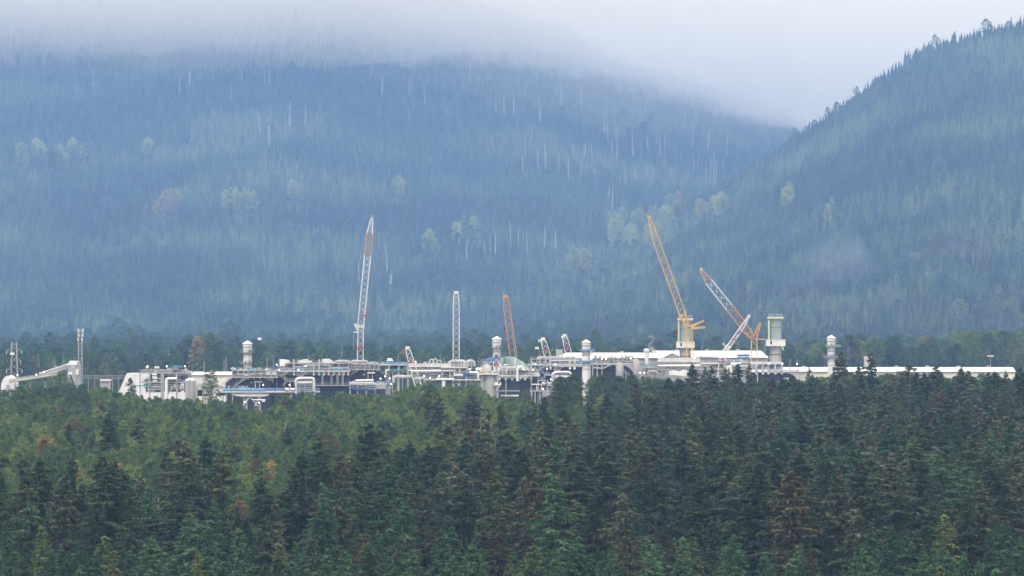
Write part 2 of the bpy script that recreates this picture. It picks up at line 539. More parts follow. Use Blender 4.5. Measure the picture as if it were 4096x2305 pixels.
def snag(seed, H=30.0, nb=22, L=2.5, broken=True):
    r = np.random.RandomState(seed)
    tv, tf, axis = trunk_geo(r, H, 0.010*H+0.06, lean=r.normal(0, 0.012), top=0.10 if broken else 0.04)
    bv, bf = [], []
    for i in range(nb):
        t = r.uniform(0.35, 0.97); az = r.uniform(0, 6.28); l = L*(1.15-t)*r.uniform(0.4, 1.4)
        p0 = axis(t); d = np.array([math.cos(az), math.sin(az), r.uniform(-0.5, 0.25)])
        p1 = p0 + d*l*0.6; p2 = p1 + (d+np.array([0, 0, r.uniform(-0.5, 0.5)]))*l*0.4
        kk = len(bv); sd = np.array([-math.sin(az), math.cos(az), 0])
        for pp, q in ((p0, 0.09), (p1, 0.06), (p2, 0.025)):
            for a in (0, 2.1, 4.2): bv.append(tuple(pp + sd*q*math.cos(a) + np.array([0, 0, q*math.sin(a)])))
        for m_ in (0, 3): bf += [(kk+m_+a, kk+m_+(a+1) % 3, kk+m_+3+(a+1) % 3, kk+m_+3+a) for a in range(3)]
    return (tv, tf), (bv, bf)

def hill_conifer(seed, H=20.0, R=2.4):
    """far conifer: slim core and tiers of separate drooping boughs"""
    r = np.random.RandomState(seed)
    v, f = [], []
    n = 6
    for z, q in ((0.0, 0.2), (0.10*H, 0.2), (0.14*H, 0.5*R), (0.6*H, 0.26*R), (H, 0.02)):
        for j in range(n): v.append((q*math.cos(6.2832*j/n), q*math.sin(6.2832*j/n), z))
    for i in range(4): f += [(i*n+j, i*n+(j+1) % n, (i+1)*n+(j+1) % n, (i+1)*n+j) for j in range(n)]
    nt_ = 11
    for i in range(nt_):
        t = 0.14 + 0.84*(i/nt_)**0.9
        rad = R*(1-t)**0.75*r.uniform(0.75, 1.2)+0.2
        m = 6 if i < 8 else 4
        ph = r.uniform(0, 6.28)
        for j in range(m):
            a = ph+6.2832*j/m+r.normal(0, 0.2); rr = rad*r.uniform(0.6, 1.25); w = r.uniform(0.35, 0.6)
            z = H*t + r.uniform(-0.4, 0.4); k = len(v)
            v += [(0.1*rr*math.cos(a), 0.1*rr*math.sin(a), z+0.45*rad), (0.7*rr*math.cos(a-w), 0.7*rr*math.sin(a-w), z-0.1*rad), (rr*math.cos(a), rr*math.sin(a), z-0.25*rad), (0.7*rr*math.cos(a+w), 0.7*rr*math.sin(a+w), z-0.1*rad)]
            f += [(k, k+1, k+2), (k, k+2, k+3)]
    return v, f

# prototypes: name -> (trunk mesh, {tone: crown mesh}, height, radius)
def proto(name, geo, tones, bark):
    (tv, tf), (cv, cf) = geo
    tm = mesh_np(name+'_trunk', tv, tf, bark, True)
    base = mesh_np(name+'_crown', cv, cf, None)
    out = {}
    for k, mt in tones.items():
        me = base.copy(); me.materials.clear(); me.materials.append(mt); out[k] = me
    return tm, out
BK = M['bark']
CP = [proto('spruce', conifer(1, 36, 5.8, 0.10, 24, 0.52, 0.6, 2.3, 0.03, 1.15, 0.40), CON, BK),
      proto('spruce', conifer(2, 36, 5.0, 0.20, 21, 0.48, 0.7, 2.2, 0.06, 1.1, 0.5), CON, BK),
      proto('spruce', conifer(3, 34, 5.9, 0.15, 23, 0.60, 0.5, 2.3, 0.0, 1.1, 0.3), CON, BK),
      proto('hemlock', conifer(4, 28, 5.0, 0.08, 23, 0.62, 0.6, 1.8, 0.0, 0.95, 0.25), CON, BK),
      proto('hemlock', conifer(5, 28, 4.4, 0.08, 23, 0.70, 0.5, 1.9, 0.0, 0.9, 0.22), CON, BK),
      proto('spruce', conifer(6, 34, 5.8, 0.30, 17, 0.35, 0.7, 2.0, 0.10, 1.2, 0.6), CON, BK),
      proto('cedar', conifer(8, 26, 3.6, 0.05, 34, 0.7, 0.75, 1.9, 0.0, 0.85, 0.2), CON, BK),
      proto('young_spruce', conifer(9, 20, 4.2, 0.04, 20, 0.72, 0.35, 1.9, 0.0, 0.8, 0.18), CON, BK)]
CPH = [36, 36, 34, 28, 28, 34, 26, 20]
DP = [proto('alder', broadleaf(11, 22, 4.6, 0.22, 74, 0.55), DEC, M['bark_pale']),
      proto('alder', broadleaf(12, 22, 4.0, 0.15, 74, 0.52), DEC, M['bark_pale']),
      proto('cottonwood', broadleaf(13, 26, 4.4, 0.2, 84, 0.6), DEC, M['bark_pale']),
      proto('cottonwood', broadleaf(14, 26, 5.6, 0.22, 90, 0.62), DEC, M['bark_pale']),
      proto('willow', broadleaf(15, 14, 5.2, 0.1, 70, 0.5), DEC, M['bark_pale'])]
DPH = [22, 22, 26, 26, 14]
SNT = []
for s_ in range(5):
    (tv, tf), (bv, bf) = snag(60+s_, 30, [10, 26, 40, 6, 30][s_], [1.2, 2.6, 3.2, 0.8, 2.0][s_], s_ != 2)
    SNT.append((mesh_np('snag_trunk', tv, tf, M['dead'], True), mesh_np('snag_branches', bv, bf, M['dead'])))

def make_tree(name, pr, tone, loc, h, hp, rz, wid=1.0):
    o = bpy.data.objects.new(name, None)
    COL.objects.link(o)
    s = h/hp
    o.location = loc; o.rotation_euler = (0.035*math.sin(rz*7.3), 0.035*math.sin(rz*11.1), rz); o.scale = (s*wid, s*wid, s)
    ob('trunk', pr[0], o)
    ob('crown', pr[1][tone], o)
    return o

def scatter(name, units, pts, rot, scl, wid, idx):
    """one object: units (lists of placed objects) instanced on points"""
    me = bpy.data.meshes.new(name)
    n = len(pts)
    me.vertices.add(n)
    me.vertices.foreach_set('co', np.asarray(pts, dtype=np.float32).ravel())
    for an, ty, va in (('rot', 'FLOAT', rot), ('scl', 'FLOAT', scl), ('wid', 'FLOAT', wid), ('idx', 'INT', idx)):
        a = me.attributes.new(an, ty, 'POINT')
        a.data.foreach_set('value', np.asarray(va, dtype=np.float32 if ty == 'FLOAT' else np.int32))
    o = ob(name, me)
    ng = bpy.data.node_groups.new(name, 'GeometryNodeTree')
    ng.interface.new_socket('Geometry', in_out='INPUT', socket_type='NodeSocketGeometry')
    ng.interface.new_socket('Geometry', in_out='OUTPUT', socket_type='NodeSocketGeometry')
    N, L = ng.nodes, ng.links
    gi, go = N.new('NodeGroupInput'), N.new('NodeGroupOutput')
    jj = N.new('GeometryNodeJoinGeometry')
    for u in units[::-1]:
        ju = N.new('GeometryNodeJoinGeometry')
        for src in u:
            oi = N.new('GeometryNodeObjectInfo')
            oi.transform_space = 'ORIGINAL'
            oi.inputs[0].default_value = src
            L.new(oi.outputs['Geometry'], ju.inputs[0])
        gt = N.new('GeometryNodeGeometryToInstance')
        L.new(ju.outputs[0], gt.inputs[0])
        L.new(gt.outputs[0], jj.inputs[0])
    def attr(nm, ty):
        a = N.new('GeometryNodeInputNamedAttribute')
        a.data_type = ty
        a.inputs[0].default_value = nm
        return a.outputs[0]
    ip = N.new('GeometryNodeInstanceOnPoints')
    L.new(gi.outputs[0], ip.inputs['Points'])
    L.new(jj.outputs[0], ip.inputs['Instance'])
    ip.inputs['Pick Instance'].default_value = True
    L.new(attr('idx', 'INT'), ip.inputs['Instance Index'])
    cr = N.new('ShaderNodeCombineXYZ')
    L.new(attr('rot', 'FLOAT'), cr.inputs[2])
    L.new(cr.outputs[0], ip.inputs['Rotation'])
    cs = N.new('ShaderNodeCombineXYZ')
    w_, s_ = attr('wid', 'FLOAT'), attr('scl', 'FLOAT')
    L.new(w_, cs.inputs[0]); L.new(w_, cs.inputs[1]); L.new(s_, cs.inputs[2])
    L.new(cs.outputs[0], ip.inputs['Scale'])
    L.new(ip.outputs[0], go.inputs[0])
    md = o.modifiers.new('scatter', 'NODES')
    md.node_group = ng
    return o
# ------------------------------------------------------------------ where the trees stand
def pxof(X, d): return 2048 + X/d*F
def tip_h(y, d): return CH - (y-HY)*d/F - zg(d)           # tree height whose tip shows at photo row y

ENV = ([-600, 0, 120, 300, 420, 560, 760, 940, 1000, 1080, 1120, 1250, 1400, 1560, 1640, 1900, 1960, 2060, 2120, 2200, 2230, 2320, 2345, 2375, 2560, 2700, 3000, 3140, 3300, 3550, 3900, 4096, 4700],
       [1540, 1545, 1530, 1528, 1540, 1572, 1590, 1600, 1632, 1630, 1575, 1556, 1560, 1566, 1532, 1532, 1562, 1585, 1592, 1580, 1500, 1498, 1545, 1500, 1498, 1500, 1515, 1505, 1488, 1478, 1490, 1488, 1485])
CONLIM = ([-600, 0, 1400, 1700, 2200, 2300, 2560, 2680, 2760, 4700], [1230, 1235, 1270, 1420, 1520, 1600, 1720, 1880, 1960, 1980])

LANDMARKS = [(0, 'left edge of the picture'), (57, 'power pylon'), (200, 'sloping conveyor gallery'), (320, 'cell antenna mast'),
    (430, 'small white trailer'), (520, 'slope-ended white shed'), (655, 'leftmost pipe rack'), (762, 'round grey tank'), (870, 'cream storage shed'),
    (989, 'leftmost cone-capped stack'), (1130, 'leftmost white exhaust hood'), (1225, 'silver pipe loop'), (1330, 'rightmost white exhaust hood'), (1440, 'tallest white crane'),
    (1560, 'teal-edged platform'), (1650, 'short red-tipped white crane'), (1720, 'scalloped cooler row'), (1826, 'upright white lattice boom'), (1930, 'concrete dome tower'), (2050, 'orange crane by green tent'),
    (2150, 'stairs of the dark hall'), (2225, 'pair of short white crane tips'), (2345, 'third cone-capped stack'), (2460, 'grey vessel tower'), (2590, 'steaming white vent'),
    (2740, 'taller yellow crane'), (2880, 'leaning white crane'), (3020, 'orange and white crane'), (3102, 'right concrete tower'), (3230, 'dark hall\'s right end'), (3326, 'rightmost cone-capped stack'),
    (3470, 'stub concrete cylinder'), (3640, 'left part of long white shed'), (3800, 'middle of the long white shed'), (3962, 'floodlight mast'), (4080, 'right edge of the picture')]
def landmark(px): return min(LANDMARKS, key=lambda l: abs(l[0]-px))[1]

trees = []      # (kind, X, d, h, proto, tone, wid, rz)
rs = np.random.RandomState(5)
dd_ = 845.0
while dd_ < 2112:
    step = 8.6
    x = (-700-2048)*dd_/F + rs.uniform(0, step)
    while x < (4800-2048)*dd_/F:
        X, d = x + rs.normal(0, 1.6), dd_ + rs.normal(0, 1.9)
        x += step
        px = pxof(X, d)
        lim = np.interp(px, *CONLIM) + 60*float(fbm(np.array([X]), np.array([d]), 160, 31, 2)[0])
        env = np.interp(px, *ENV)
        patch = float(fbm(np.array([X]), np.array([d*0.6]), 90, 33, 3)[0])
        u = rs.uniform()
        if d < lim or (px > 2700 and d < 2010):
            if u < 0.09 and d > 1150 and d < 1960:
                tone = 'russet' if rs.uniform() < 0.35 else ('yellow_green' if rs.uniform() < 0.6 else 'green')
                h = rs.uniform(15, 21)
                trees.append(['dec', X, d, h, rs.randint(0, 4), tone, rs.uniform(0.85, 1.1), rs.uniform(0, 6.28)])
                continue
            near = d < 1060 + 60*patch
            if near:
                pr = [7, 4, 3, 6][rs.choice(4, p=[0.5, 0.2, 0.2, 0.1])]
                h = rs.uniform(10, 20) if rs.uniform() < 0.72 else rs.uniform(22, 29)
                tone = ['blue', 'dark', 'lime', 'russet'][rs.choice(4, p=[0.74, 0.18, 0.06, 0.02])]
            elif rs.uniform() < 0.33:          # emergent old trees
                pr = [0, 1, 2, 5][rs.choice(4, p=[0.34, 0.22, 0.30, 0.14])]
                h = rs.uniform(25, 39) + 2*patch
                tone = ['dark', 'blue', 'lichen', 'russet'][rs.choice(4, p=[0.62, 0.2, 0.15, 0.03])]
            else:                              # lower storey
                pr = [3, 4, 7, 6, 2][rs.choice(5, p=[0.3, 0.22, 0.2, 0.13, 0.15])]
                h = rs.uniform(11, 21)
                tone = ['dark', 'blue', 'lichen', 'russet', 'lime'][rs.choice(5, p=[0.46, 0.38, 0.07, 0.03, 0.06])]
                if pr == 6: h *= 1.1; tone = ['lime', 'russet', 'blue'][rs.choice(3, p=[0.4, 0.13, 0.47])]
            cap = tip_h(max(env - 5, 1482) + rs.uniform(0, 90), d)
            h = min(h, cap)
            if h < 9: continue
            trees.append(['con', X, d, h, pr, tone, rs.uniform(1.0, 1.5), rs.uniform(0, 6.28)])
        else:
            if px < 1500: p = [0.58, 0.29, 0.12, 0.01]
            elif px < 2200: p = [0.35, 0.62, 0.02, 0.01]
            else: p = [0.30, 0.08, 0.58, 0.04]
            if px < 330 and d > 1990: p = [0.35, 0.15, 0.47, 0.03]
            if px < 1500 and d < 1700 and patch > 0.12: p = [0.5, 0.3, 0.08, 0.12]
            gold_ = px < 330 and 1400 < d < 1520
            tone = ['green', 'yellow_green', 'dark', 'russet'][rs.choice(4, p=p)]
            if rs.uniform() < (0.22 if gold_ else 0.004): tone = 'gold'
            h = rs.uniform(15, 22) + 2*patch
            cap = tip_h(env + abs(rs.normal(0, 22)), d)
            if d > 2035: h = max(h, cap - rs.uniform(0, 2))
            h = min(h, cap)
            if h < 6: continue
            if 2328 < px < 2368 and d > 1900: continue
            trees.append(['dec', X, d, h, rs.randint(0, 4), tone, rs.uniform(0.85, 1.15), rs.uniform(0, 6.28)])
    dd_ += step * 0.95

# conifers that stand out against the plant or the alders: (photo x, tip row, distance, prototype, tone, width)
STAND = [(272,1690,1600,2,'dark',0.8),(370,1702,1610,1,'dark',0.62),(445,1645,1600,0,'dark',0.95),(562,1662,1610,5,'dark',1.1),(128,1800,1500,4,'blue',0.9),
 (673,1740,1560,1,'dark',0.9),(720,1780,1520,2,'dark',0.9),(940,1778,1500,0,'dark',1.0),(1025,1772,1500,1,'dark',1.0),(1215,1795,1480,2,'dark',1.0),(1330,1775,1500,0,'dark',1.1),(1470,1735,1520,1,'dark',0.9),
 (1705,1550,1720,5,'dark',1.0),(1757,1572,1715,1,'dark',0.7),(1790,1645,1680,2,'dark',0.8),(1872,1598,1700,1,'russet',0.8),(1905,1580,1690,5,'dark',1.1),(1950,1650,1660,2,'dark',0.8),(1995,1615,1690,2,'russet',0.95),
 (2085,1622,1670,1,'dark',0.8),(2110,1628,1665,2,'blue',0.7),(2135,1590,1720,1,'dark',0.6),(2175,1582,1715,2,'dark',0.8),(2228,1497,1800,0,'dark',0.75),(2300,1668,1650,1,'russet',0.8),(2362,1652,1680,2,'blue',0.95),(2445,1640,1690,2,'blue',0.9),(2505,1645,1700,1,'blue',0.75),(2548,1515,1850,1,'russet',0.9),
 (2770,1450,1960,0,'dark',0.85),(2817,1466,1960,1,'dark',0.7),(2843,1462,1970,1,'dark',0.75),(2903,1468,1965,0,'dark',0.85),(2963,1450,1970,2,'dark',0.9),(2995,1447,1975,1,'dark',0.55),(3060,1510,1940,2,'dark',1.0),(3100,1518,1970,1,'dark',0.6),(3133,1514,1930,3,'dark',1.1),(3200,1542,1900,3,'dark',1.0),(3237,1462,1995,1,'lichen',0.5),
 (3350,1400,1990,0,'dark',0.72),(3437,1460,1960,0,'dark',0.85),(3492,1412,1985,1,'dark',0.8),(3633,1447,1950,5,'dark',0.95),(3742,1456,1945,0,'dark',1.05),(3840,1466,1940,2,'dark',0.9),(3870,1480,1945,1,'dark',0.8),(3985,1484,1935,2,'dark',1.1),(4022,1478,1950,1,'dark',0.6),(4076,1463,1940,0,'dark',0.8),
 (3400,1560,1880,3,'dark',1.1),(3570,1600,1800,2,'lichen',1.0),(3060,1640,1650,2,'dark',1.0),(3180,1650,1600,0,'lichen',1.1),(3290,1690,1600,5,'lichen',1.0),(1145,1702,1560,1,'dark',0.8),
 (2700,1700,1560,0,'lichen',1.0),(2620,1760,1500,2,'lichen',1.1),(2110,1830,1400,1,'lichen',0.9),(1990,1760,1450,5,'lichen',1.0),(2230,1800,1420,0,'dark',1.0),(1600,2010,1180,6,'russet',1.1),(3270,1910,1330,6,'russet',1.0),(3590,1880,1350,6,'russet',0.9),(3720,2110,1150,6,'lichen',1.0),(3265,2230,1030,6,'lime',0.8),(2370,2210,1040,6,'lime',1.1),(2400,2240,1030,6,'lime',1.0),(1785,2215,1035,6,'lime',0.9),(3050,1950,1300,6,'lime',0.9)]
for px, ty, d, pr, tone, wid in STAND:
    trees.append(['con', (px-2048)*d/F, d, tip_h(ty, d), pr, tone, wid*(1.55 if px > 2700 else 1.3), rs.uniform(0, 6.28)])
BROAD = [(1530,1690,1640,3,'dark',1.6),(2290,1500,2010,3,'dark',1.3),(2240,1512,2000,3,'dark',1.1),(2420,1500,2015,3,'dark',1.3),(2480,1505,2010,2,'dark',1.4),(530,1512,2060,1,'dark',0.9),(250,1490,2070,3,'green',1.2),(845,1465,2200,2,'green',1.1),(2000,1600,1990,1,'green',1.0),(2115,1560,2040,2,'yellow_green',1.1),(4060,1620,1800,3,'gold',1.3),(3620,1660,1700,0,'yellow_green',1.0)]
for px, ty, d, pr, tone, wid in BROAD:
    trees.append(['dec', (px-2048)*d/F, d, tip_h(ty, d), pr, tone, wid, rs.uniform(0, 6.28)])

# which trees show: coarse depth raster of crown outlines, nearest first
W_, H_ = 1024, 577
zb = np.zeros((H_, W_), bool)
trees.sort(key=lambda t: t[2])
for t in trees:
    k, X, d, h, pr, tone, wid, rz = t
    s = F/d/4
    g0 = float(zg(d))
    cx, ty, by = pxof(X, d)/4, (HY+(CH-g0-h)*F/d)/4, (HY+(CH-g0)*F/d)/4
    R = (5.0*h/CPH[pr] if k == 'con' else 4.6*h/DPH[pr])*wid*s*0.75
    y0, y1 = int(max(ty, 0)), int(min(by, H_))
    cnt = 0
    for yy in range(y0, y1):
        q = max(0.0, (yy-ty)/max(by-ty, 1))
        w = R*min(1, q*1.25)**0.8 if k == 'con' else R*min(1, math.sqrt(max(0, 1-(1-2.2*q)**2)) if q < 0.45 else 1)
        a, b = int(max(0, cx-w)), int(min(W_, cx+w+1))
        if a < b:
            row = zb[yy, a:b]
            cnt += (b-a) - int(row.sum())
            row[:] = True
    t.append(cnt)

TONE_C = {'dark': 'dark green', 'blue': 'fresh green', 'lichen': 'lichen-hung pale green', 'russet': 'russet brown', 'lime': 'yellow-green'}
TONE_D = {'bright': 'bright yellow-green', 'green': 'green', 'yellow_green': 'yellow-green', 'dark': 'deep blue-green', 'russet': 'russet', 'gold': 'golden yellow'}
SPEC = ['tall spruce', 'gaunt spruce', 'full spruce', 'dense hemlock', 'slim hemlock', 'ragged flat-topped spruce', 'narrow cedar', 'young spruce']
DSPEC = ['rounded alder', 'upright alder', 'tall cottonwood', 'broad cottonwood', 'low willow']
NAME_C = ['spruce_tree', 'spruce_tree', 'spruce_tree', 'hemlock_tree', 'hemlock_tree', 'spruce_tree', 'cedar_tree', 'spruce_tree']
NAME_D = ['alder_tree', 'alder_tree', 'cottonwood_tree', 'cottonwood_tree', 'willow_bush']
def row_phrase(d):
    if d < 1010: return 'bottom row'
    if d < 1120: return 'second row'
    if d < 1260: return 'lower forest'
    if d < 1420: return 'mid forest'
    if d < 1600: return 'upper forest'
    if d < 1830: return 'high forest'
    return 'far edge'

def place(kind, cap, name):
    sel = [t for t in trees if t[0] == kind]
    vis = sorted([t for t in sel if t[8] > 0], key=lambda t: -t[8])[:cap]
    ids = {id(t) for t in vis}
    units, ukey = [], {}
    for t in vis:
        k, X, d, h, pr, tone, wid, rz, cnt = t
        con = kind == 'con'
        o = make_tree((NAME_C if con else NAME_D)[pr], (CP if con else DP)[pr], tone, (X, d, float(zg(d))-0.05), h, (CPH if con else DPH)[pr], rz, wid)
        lb = '%s %s, %s, below the %s' % ((TONE_C if con else TONE_D)[tone], (SPEC if con else DSPEC)[pr], row_phrase(d), landmark(pxof(X, d)))
        tag(o, lb.replace('below the left edge', 'by the left edge').replace('below the right edge', 'by the right edge'),
            'tree' if con or pr != 4 else 'bush', 'conifers of the foreground forest' if con else 'broadleaf trees in front of the plant')
        if (pr, tone) not in ukey:
            ukey[(pr, tone)] = len(units)
            units.append(list(o.children))
    rest = [t for t in sel if id(t) not in ids]
    pts, rot, scl, wd, idx = [], [], [], [], []
    for k, X, d, h, pr, tone, wid, rz, cnt in rest:
        if (pr, tone) not in ukey:
            tone = next(tn for (p_, tn) in ukey if p_ == pr) if any(p_ == pr for p_, _ in ukey) else None
            if tone is None: continue
        s = h/(CPH if kind == 'con' else DPH)[pr]
        pts.append((X, d, float(zg(d))-0.05)); rot.append(rz); scl.append(s); wd.append(s*wid); idx.append(ukey[(pr, tone)])
    return scatter(name, units, pts, rot, scl, wd, idx)
tag(place('con', 300, 'conifer_forest'), 'dense mass of conifers filling the foreground between the nearer trees', 'forest', kind='stuff')
tag(place('dec', 240, 'broadleaf_wood'), 'mass of alders and cottonwoods behind the nearer broadleaf trees', 'wood', kind='stuff')

# fallen-grey and bleached trunks standing in the foreground forest: (photo x, tip row, visible foot row, distance)
for px, ty, d, k in [(1140,1690,1565,1),(688,1880,1420,0),(2030,1770,1440,0),(2218,1700,1560,0),(2495,1940,1290,3),(2745,1780,1400,2),(3505,1835,1345,0),(3950,1675,1620,1),(4010,1780,1460,0),(4052,1815,1420,3),(2105,1900,1330,1),(1975,1785,1440,1),(640,1990,1290,3)]:
    o = bpy.data.objects.new('dead_snag', None); COL.objects.link(o)
    h = tip_h(ty, d); o.location = ((px-2048)*d/F, d, float(zg(d))-0.05); o.scale = (h/30,)*3; o.rotation_euler = (0, 0, px)
    ob('trunk', SNT[k][0], o); ob('branches', SNT[k][1], o)
    tag(o, 'bare grey dead trunk, %s, below the %s' % (row_phrase(d), landmark(px)), 'dead tree', 'dead trunks in the foreground forest')

# ------------------------------------------------------------------ trees at the foot of the mountain, behind the plant
ENVB = ([-600, 0, 90, 130, 260, 330, 400, 480, 560, 700, 780, 820, 860, 1000, 1150, 1250, 1420, 1600, 1760, 1900, 2100, 2300, 2420, 2600, 2760, 2900, 3100, 3250, 3400, 3600, 3750, 3900, 4096, 4700],
        [1390, 1415, 1440, 1420, 1400, 1395, 1415, 1412, 1430, 1425, 1400, 1400, 1380, 1375, 1350, 1362, 1420, 1405, 1390, 1385, 1392, 1395, 1380, 1398, 1395, 1365, 1362, 1370, 1335, 1332, 1345, 1280, 1262, 1262])
back = []
for i in range(190):
    px = rs.uniform(-350, 4450); d = rs.uniform(3050, 3900)
    h = tip_h(np.interp(px, *ENVB) + abs(rs.normal(0, 26)), d)
    h = float(np.clip(h, 10, 37))
    if px < 560: p = [0.45, 0.13, 0.14, 0.13, 0.15]
    else: p = [0.52, 0.28, 0.19, 0.01, 0.0]
    tone = ['green', 'yellow_green', 'dark', 'russet', 'gold'][rs.choice(5, p=p)]
    back.append((px, d, h, rs.randint(0, 4), tone, rs.uniform(1.1, 1.6)))
for px, ty, tone, wid in [(800,1345,'gold',1.15),(853,1332,'yellow_green',1.2),(130,1422,'gold',1.2),(205,1410,'yellow_green',0.9),(470,1430,'gold',0.9),(410,1425,'yellow_green',1.0),(650,1432,'russet',0.9),(3200,1372,'yellow_green',0.8),(2405,1375,'yellow_green',0.9),(1610,1405,'gold',1.2),(1565,1415,'russet',0.8),(4060,1350,'yellow_green',1.3)]:
    back.append((px, 3060, float(np.clip(tip_h(ty, 3060), 9, 37)), 2, tone, wid*1.15))
for px, d, h, pr, tone, wid in back:
    o = make_tree(NAME_D[pr], DP[pr], tone, ((px-2048)*d/F, d, -0.05), h, DPH[pr], rs.uniform(0, 6.28), wid)
    nd = 'nearest' if d < 3300 else ('second' if d < 3600 else 'farthest')
    tag(o, '%s %s, mountain foot, %s row, behind the %s' % (TONE_D[tone], DSPEC[pr], nd, landmark(px)), 'tree', 'broadleaf trees at the mountain foot')

nb_ = 420
fx = rs.uniform(-400, 4500, nb_); fd = rs.uniform(3000, 3900, nb_)
fh = np.clip(tip_h(np.interp(fx, *ENVB) + np.abs(rs.normal(12, 30, nb_)), fd), 10, 36)
fu = []
for tn in ('green', 'dark', 'yellow_green'):
    fu += [list(o_.children) for o_ in COL.objects if o_.get('group') == 'broadleaf trees at the mountain foot' and any(c.data == DP[3][1][tn] for c in o_.children)][:1]
fs = fh/DPH[3]
tag(scatter('valley_wood', fu, np.stack([(fx-2048)*fd/F, fd, fd*0-0.05], 1), rs.uniform(0, 6.28, nb_), fs, fs*rs.uniform(1.0, 1.5, nb_), rs.randint(0, len(fu), nb_)), 'broadleaf wood filling in along the foot of the mountain', 'wood', kind='stuff')
# brush along the far side of the yard
wb = make_tree('willow_bush', DP[4], 'green', ((470-2048)*2646/F, 2646, -0.1), 7, 14, 0.4, 1.2)
tag(wb, 'low green willow bush at the far side of the yard behind the slope-ended shed', 'bush')
bu = [list(wb.children)]
nb_ = 900
bx = rs.uniform(-420, 420, nb_); bd = rs.uniform(2648, 3000, nb_); bs = rs.uniform(0.4, 0.7, nb_)
tag(scatter('undergrowth', bu, np.stack([bx, bd, bx*0-0.1], 1), rs.uniform(0, 6.28, nb_), bs, bs*1.3, [0]*nb_), 'low brush along the far side of the plant yard', 'undergrowth', kind='stuff')

# ------------------------------------------------------------------ wooded mountain
def ground_hit(px, py):
    """where the sight line through a photo pixel meets the hillside"""
    Ys = np.arange(3950, 8800, 8.0)
    Xs = (px-2048)/F*Ys
    line = CH - (py-HY)/F*Ys
    k = np.nonzero(height(Xs, Ys) >= line)[0]
    k = k[0] if len(k) else len(Ys)-1
    return float(Xs[k]), float(Ys[k])

HP = []
for s_ in range(6):
    v_, f_ = hill_conifer(80+s_, 20, [3.0, 2.6, 3.4, 2.4, 3.2, 2.8][s_])
    HP.append(mesh_np('hill_conifer', v_, f_, HILLCON))
hp_units = []
for s_, px in enumerate([300, 1330, 1700, 2480, 2680, 3260]):
    X, d = (px-2048)*3090/F, 3090
    o = ob('conifer_tree', HP[s_]); o.location = (X, d, 0); o.scale = (1.1,)*3
    tag(o, 'small dark conifer at the mountain foot, straight behind the %s' % landmark(px), 'tree', 'conifers at the mountain foot')
    hp_units.append([o])
CLEAR = [(*ground_hit(142, 712), 11.0, 75.0)]
# broadleaf patches on the mountainside: (photo x, y, spread x, spread y, count, tones)
for px, py, sx, sy, cnt, tones, where in [(170,640,90,24,26,('green','bright'),'upper left slope'),(300,615,60,10,7,('green','bright'),'upper left slope'),(575,605,25,10,3,('bright',),'upper left slope'),
        (690,828,45,12,8,('gold','bright'),'left slope'),(610,850,40,8,3,('gold',),'left slope'),(980,815,85,15,16,('bright','green'),'left slope'),(1180,790,30,10,3,('bright',),'middle slope'),
        (1860,945,60,30,18,('bright','green'),'middle slope'),(1705,1000,40,18,6,('bright','green'),'middle slope'),(2310,1068,40,12,5,('bright',),'middle slope'),(2560,925,120,58,46,('bright',),'gully'),
        (2690,860,20,30,5,('bright','gold'),'gully'),(2722,835,12,26,3,('gold',),'gully'),(2797,855,14,18,3,('gold','bright'),'right slope'),(2872,850,30,22,8,('bright',),'right slope'),(3010,835,40,25,5,('green',),'right slope'),
        (3150,800,14,20,2,('bright',),'right slope'),(3300,860,45,30,6,('green','bright'),'right slope'),(3750,980,130,35,9,('green','yellow_green'),'far right slope'),(470,960,45,20,4,('green',),'left slope'),(755,550,30,12,3,('green',),'upper left slope'),(1560,760,50,14,4,('green','bright'),'middle slope'),(3010,1180,60,12,3,('green','bright'),'right slope'),(3950,1270,120,40,12,('green','yellow_green'),'far right slope'),(1400,1240,200,40,7,('green',),'lower middle slope')]:
    for i in range(cnt):
        qx, qy = px+rs.uniform(-1, 1)*sx, py+rs.uniform(-1, 1)*sy
        X, d = ground_hit(qx, qy + 34)
        CLEAR.append((X, d, 10.0, 85.0))
        tone = tones[rs.randint(len(tones))]; pr = rs.randint(0, 4)
        o = make_tree(NAME_D[pr], DP[pr], tone, (X, d, float(height(np.array([X]), np.array([d]))[0])-0.3), rs.uniform(24, 36), DPH[pr], rs.uniform(0, 6.28), rs.uniform(1.1, 1.6))
        tag(o, '%s %s, %s, above the %s' % (TONE_D[tone], DSPEC[pr], where, landmark(qx)), 'tree', 'broadleaf trees on the mountainside')

# bleached snags on the mountainside: (x0, x1, y0, y1, count)
for x0, x1, y0, y1, cnt, where in [(2080,2920,560,760,64,'middle slope'),(1500,2350,330,520,26,'under the cloud'),(40,1500,250,420,16,'high left slope'),(2350,3000,420,560,14,'saddle ridge'),(1650,2230,1000,1070,14,'lower middle slope'),(1390,1600,1090,1220,8,'lower middle slope'),(980,1300,480,620,8,'left slope'),(2400,2460,800,860,2,'middle slope')]:
    for i in range(cnt):
        qx, qy = rs.uniform(x0, x1), rs.uniform(y0, y1)
        X, d = ground_hit(qx, qy)
        CLEAR.append((X, d, 3.5, 45.0))
        k = rs.randint(5); h = rs.uniform(24, 40)
        o = bpy.data.objects.new('dead_snag', None); COL.objects.link(o)
        o.location = (X, d, float(height(np.array([X]), np.array([d]))[0])-0.5); o.scale = (h/30*1.6, h/30*1.6, h/30); o.rotation_euler = (rs.normal(0, 0.03), rs.normal(0, 0.03), rs.uniform(0, 6.28))
        ob('trunk', SNT[k][0], o)
        ob('branches', SNT[k][1], o)
        tag(o, 'bleached dead trunk, %s, above the %s' % (where, landmark(qx)), 'dead tree', 'bleached snags on the mountainside')

